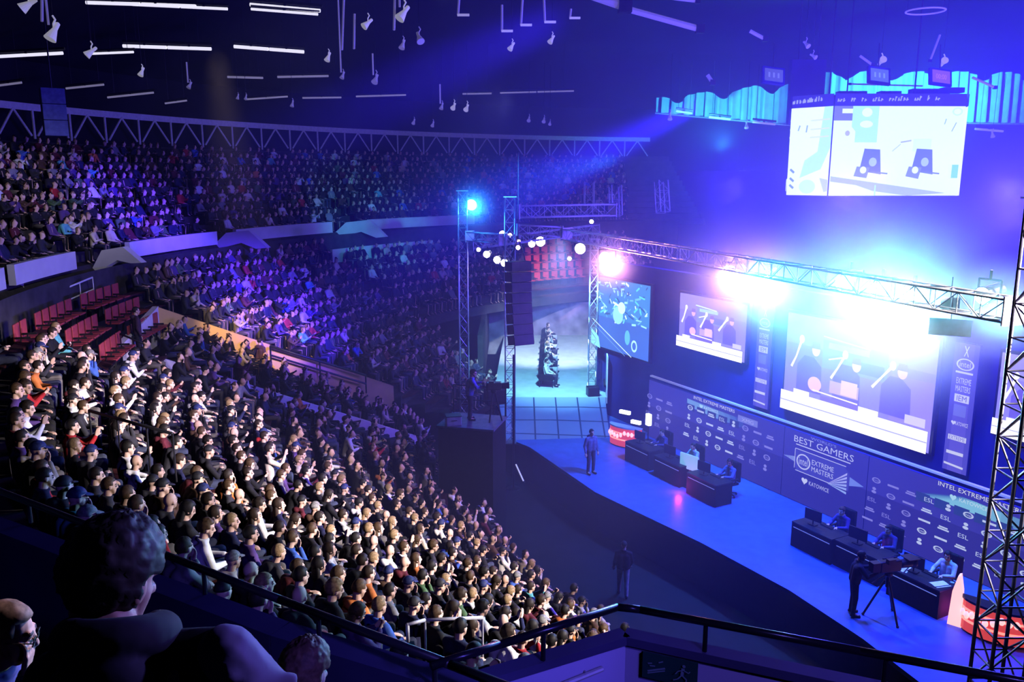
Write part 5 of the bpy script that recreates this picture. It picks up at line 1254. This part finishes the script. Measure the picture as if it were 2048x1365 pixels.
m3 = at(612, 1345, d=3.4); J = seated('lap', 'lap', .0, .0, .3); h = Vector(J['head'])
LK3 = Look(J, .0085, .6, 'messy', .95, False)
rz3 = R(60); b3 = m3 - Matrix.Rotation(rz3, 3, 'Z') @ h
put_person(LK3, b3, rz3, SKINS[1], (.16, .09, .05), (.02, .02, .03), (.02, .02, .03), 'person with tousled brown hair just behind the navy parapet')
for b_, nm in ((b1, 'first'), (b2, 'second'), (b3, 'third')):
    pass
struct('floor_near_bench', MB().box((b1.x, b1.y, b1.z + .2), (.5, .5, .4), rz=rz1), CONC)
struct('floor_near_bench_low', MB().box((b2.x, b2.y, b2.z + .2), (.5, .5, .4), rz=rz2), CONC)
struct('floor_near_bench_third', MB().box((b3.x, b3.y, b3.z + .2), (.5, .5, .4), rz=rz3), CONC)

# ================================================================== light and haze
def spot(loc, target, power, col, ang, blend=.6, r=.2, name='spot'):
    l = bpy.data.lights.new(name, 'SPOT'); l.energy = power; l.color = col; l.spot_size = R(ang); l.spot_blend = blend; l.shadow_soft_size = r
    o = bpy.data.objects.new(name, l); COL.objects.link(o); o.location = loc; o.rotation_euler = (Vector(target) - Vector(loc)).to_track_quat('-Z', 'Y').to_euler(); return o
def point(loc, power, col, r=.25, name='lamp'):
    l = bpy.data.lights.new(name, 'POINT'); l.energy = power; l.color = col; l.shadow_soft_size = r
    o = bpy.data.objects.new(name, l); COL.objects.link(o); o.location = loc; return o
WARM = (1, .86, .82)
# audience wash from the house bridge, clear of the stage haze
spot((15.5, 11.5, 12.6), (-3.5, 15.5, 4.5), 38000, WARM, 40, .7, .2)
spot((12.5, 9.5, 14), (-7.6, 18.5, 5.6), 30000, (1, .84, .95), 25, .9, .2)
spot((14, 13, 13), (-2.6, 22.5, 2.6), 15000, (1, .74, .7), 22, .8, .2)
spot((12, 10, 14.5), (-8.3, 20.5, 6), 14000, (.35, .2, 1), 22, 1, .2)
# violet beams on far and upper stands; added spots on parapets, corridor wall, truss
spot((4, 18, 14), at(590, 600, d=33), 120000, (.055, .018, 1), 21, 1, .2)
spot((3, 14, 16), at(270, 430, d=37), 130000, (.07, .025, 1), 13, 1, .2)
spot((3, 10, 17), at(60, 400, d=33), 9500, (.7, .64, 1), 15, 1, .2)
spot((0, 12, 16), (-14.5, 28, 9.7), 3600, (.8, .75, 1), 34, .8, .2)
spot((3, 24, 13), (-8.5, 50, 9.7), 16000, (.05, .5, 1), 19, .9, .2)
spot((-5.5, 16, 15), (-9.6, 30.4, 7.0), 13000, (1, .66, .3), 15, .6, .2)
spot((0, 30, 15), (-12, 58, 16), 700, (.6, .55, 1), 60, .8, .2)
# stage floor
spot((7.2, 27, 10), (7.6, 26, 1.5), 7500, (.015, .16, 1), 110, .5, .3)
spot((9.5, 19.5, 10), (9.8, 19, 1.5), 4200, (.01, .07, 1), 100, .5, .3)
spot((7.5, 30.5, 9.5), (8.0, 29.2, 1.5), 1200, (.05, .6, 1), 35, .8, .2)
spot((12.3, 19.5, 8), (11.7, 20.6, 1.5), 900, (.05, .55, 1), 40, .8, .2)
spot((2, 34, 9.6), (2.2, 41, 2.5), 8500, (.2, .65, 1), 70, .7, .2)
spot((2.5, 42, 9.6), (2.2, 47, 2.5), 6500, (.6, .7, 1), 70, .7, .2)
spot((2.6, 33.2, 9.6), (2.2, 35, 1.9), 2800, (.03, .25, 1), 60, .7, .2)
spot((2.6, 46, 9.5), (2.6, 54, 5.5), 4500, (1, .45, .4), 40, .7, .2)
for p_ in ((9.6, 22.0, 1.75), (11.2, 19.0, 1.75), (5.9, 27.6, 1.75)): point(p_, 22, (1, .05, .6), .1)
# curtains
spot((11, 44, 14), (12, 52, 17.5), 6000, (.06, .6, 1), 75, .7, .2)
spot((22, 44, 14.5), (23, 51, 17.5), 9000, (.08, .75, 1), 100, .7, .2)
# face of the stairwell and the parapet, rim on the close figures
spot((3.5, -1.5, 15), (.9, 4.1, 9.6), 1100, (.2, .14, 1), 34, .7, .2)
spot((4, -1, 13), (-1.3, 4.5, 9.5), 900, (.12, .08, 1), 26, .7, .2)
spot((3.4, 3.6, 12.8), m1, 750, (.28, .2, 1), 22, .6, .08)
spot((.6, 7.2, 13.6), m2 + Vector((0, 0, -.15)), 900, (1, .72, .8), 17, .6, .08)

HZ = bpy.data.materials.new('blue_haze'); HZ.use_nodes = True; nt = HZ.node_tree
for n_ in list(nt.nodes): nt.nodes.remove(n_)
om = nt.nodes.new('ShaderNodeOutputMaterial'); vs = nt.nodes.new('ShaderNodeVolumeScatter')
vs.inputs['Color'].default_value = (.45, .5, 1, 1); vs.inputs['Density'].default_value = .011 / 6; vs.inputs['Anisotropy'].default_value = .15
nt.links.new(vs.outputs['Volume'], om.inputs['Volume'])
tc = nt.nodes.new('ShaderNodeTexCoord'); sx = nt.nodes.new('ShaderNodeSeparateXYZ'); mr = nt.nodes.new('ShaderNodeMapRange'); mr.interpolation_type = 'SMOOTHSTEP'   # the haze thins out towards the far stand
mr.inputs['From Min'].default_value = -14; mr.inputs['From Max'].default_value = 4; mr.inputs['To Min'].default_value = 0; mr.inputs['To Max'].default_value = .0115
nt.links.new(tc.outputs['Object'], sx.inputs['Vector']); nt.links.new(sx.outputs['X'], mr.inputs['Value']); nt.links.new(mr.outputs['Result'], vs.inputs['Density'])
hz = MB().box((12.5, 38.3, 10.9), (53, 43.4, 21)).build('stage_haze', HZ); tag(hz, 'blue stage haze hanging in the air over the stage', 'haze', kind='stuff')
for p_, w_, c_, a_ in [((8.3, 18.2, 9.7), 5000, (.04, .75, 1), 130), ((8.45, 17.2, 9.5), 2200, (.65, .95, 1), 130), ((6.2, 22.9, 9.7), 7500, (1, .30, .7), 130), ((3.55, 29.8, 9.4), 3600, (1, .36, .55), 130), ((8.7, 16.9, 10.0), 1000, (.05, .7, 1), 130), ((-1.6, 35.4, 11.2), 1800, (.01, .2, 1), 130), ((6.7, 21.4, 9.5), 3500, (.05, .75, 1), 130), ((9.1, 15.2, 10), 600, (.05, .8, 1), 130)]:
    spot(p_, (p_[0] * .35, 0, p_[2] + 3.5), w_, c_, a_, .9, .15)
for p_, w_ in [((16, 27, 12), 9500), ((16, 37, 12.5), 8500), ((23, 31, 13), 10000), ((12.5, 21, 11.5), 5000), ((9, 34, 12), 3000)]:  # added points in mid-air, no fixtures, to colour the haze blue
    point(p_, w_, (.06, .035, 1), .3)
point((9.5, 24, 12), 2600, (.3, .16, 1), .3)  # added point for a lavender glow in the haze by the rig

PF = bpy.data.materials.new('halo_puff'); PF.use_nodes = True; nt = PF.node_tree  # denser haze balls added round lamps to make their glare halos
for n_ in list(nt.nodes): nt.nodes.remove(n_)
om = nt.nodes.new('ShaderNodeOutputMaterial'); vs = nt.nodes.new('ShaderNodeVolumeScatter'); tc = nt.nodes.new('ShaderNodeTexCoord'); ln = nt.nodes.new('ShaderNodeVectorMath'); ln.operation = 'LENGTH'
m1_ = nt.nodes.new('ShaderNodeMath'); m1_.operation = 'SUBTRACT'; m1_.inputs[0].default_value = 1; m1_.use_clamp = True
m2_ = nt.nodes.new('ShaderNodeMath'); m2_.operation = 'POWER'; m2_.inputs[1].default_value = 2.2
m3_ = nt.nodes.new('ShaderNodeMath'); m3_.operation = 'MULTIPLY'; m3_.inputs[1].default_value = .34
nt.links.new(tc.outputs['Object'], ln.inputs[0]); nt.links.new(ln.outputs['Value'], m1_.inputs[1]); nt.links.new(m1_.outputs[0], m2_.inputs[0]); nt.links.new(m2_.outputs[0], m3_.inputs[0]); nt.links.new(m3_.outputs[0], vs.inputs['Density'])
vs.inputs['Color'].default_value = (.9, .95, 1, 1); vs.inputs['Anisotropy'].default_value = .3
nt.links.new(vs.outputs['Volume'], om.inputs['Volume'])
for p_, r_, lab in [((8.1, 18.0, 9.7), 3.6, 'cyan halo of added haze round the lamp cluster above the largest screen'), ((6.1, 22.9, 9.6), 2.6, 'pink halo of added haze round the large pink lamp'), ((6.7, 21.2, 9.5), 2.0, 'cyan halo of added haze beside the large pink lamp'), ((3.5, 29.7, 9.4), 1.8, 'pink halo of added haze round the lamp at the map screen edge'), ((-1.65, 35.2, 11.2), 1.7, 'blue halo of added haze round the lamp on the far tower'), ((9.0, 14.9, 10.1), 1.2, 'cyan halo of added haze round the lamp near the truss tower')]:
    mb = MB(); mb.ball((0, 0, 0), (1, 1, 1), 20, 12); o = mb.build('halo_puff', PF, loc=p_); o.scale = (r_, r_, r_); tag(o, lab, 'haze', kind='stuff')

w = bpy.data.worlds.new('world'); SC.world = w; w.use_nodes = True
w.node_tree.nodes['Background'].inputs[0].default_value = (.05, .04, .2, 1); w.node_tree.nodes['Background'].inputs[1].default_value = .05
SC.view_settings.view_transform = 'Standard'; SC.view_settings.look = 'None'; SC.view_settings.exposure = 0
SC.cycles.max_bounces = 1; SC.cycles.diffuse_bounces = 0; SC.cycles.glossy_bounces = 1; SC.cycles.transmission_bounces = 1; SC.cycles.volume_bounces = 0
SC.cycles.adaptive_threshold = .12; SC.cycles.volume_step_rate = 3; HZ.cycles.volume_sampling = 'EQUIANGULAR'; PF.cycles.volume_sampling = 'EQUIANGULAR'; SC.cycles.use_denoising = True; SC.cycles.sample_clamp_indirect = 4; SC.cycles.caustics_reflective = False; SC.cycles.caustics_refractive = False
for m_ in bpy.data.materials:   # lamps do the lighting; glowing faces are only seen glowing
    if m_.name not in ('red_glow', 'pink_white_glow', 'pale_blue_glow'): m_.cycles.emission_sampling = 'NONE'
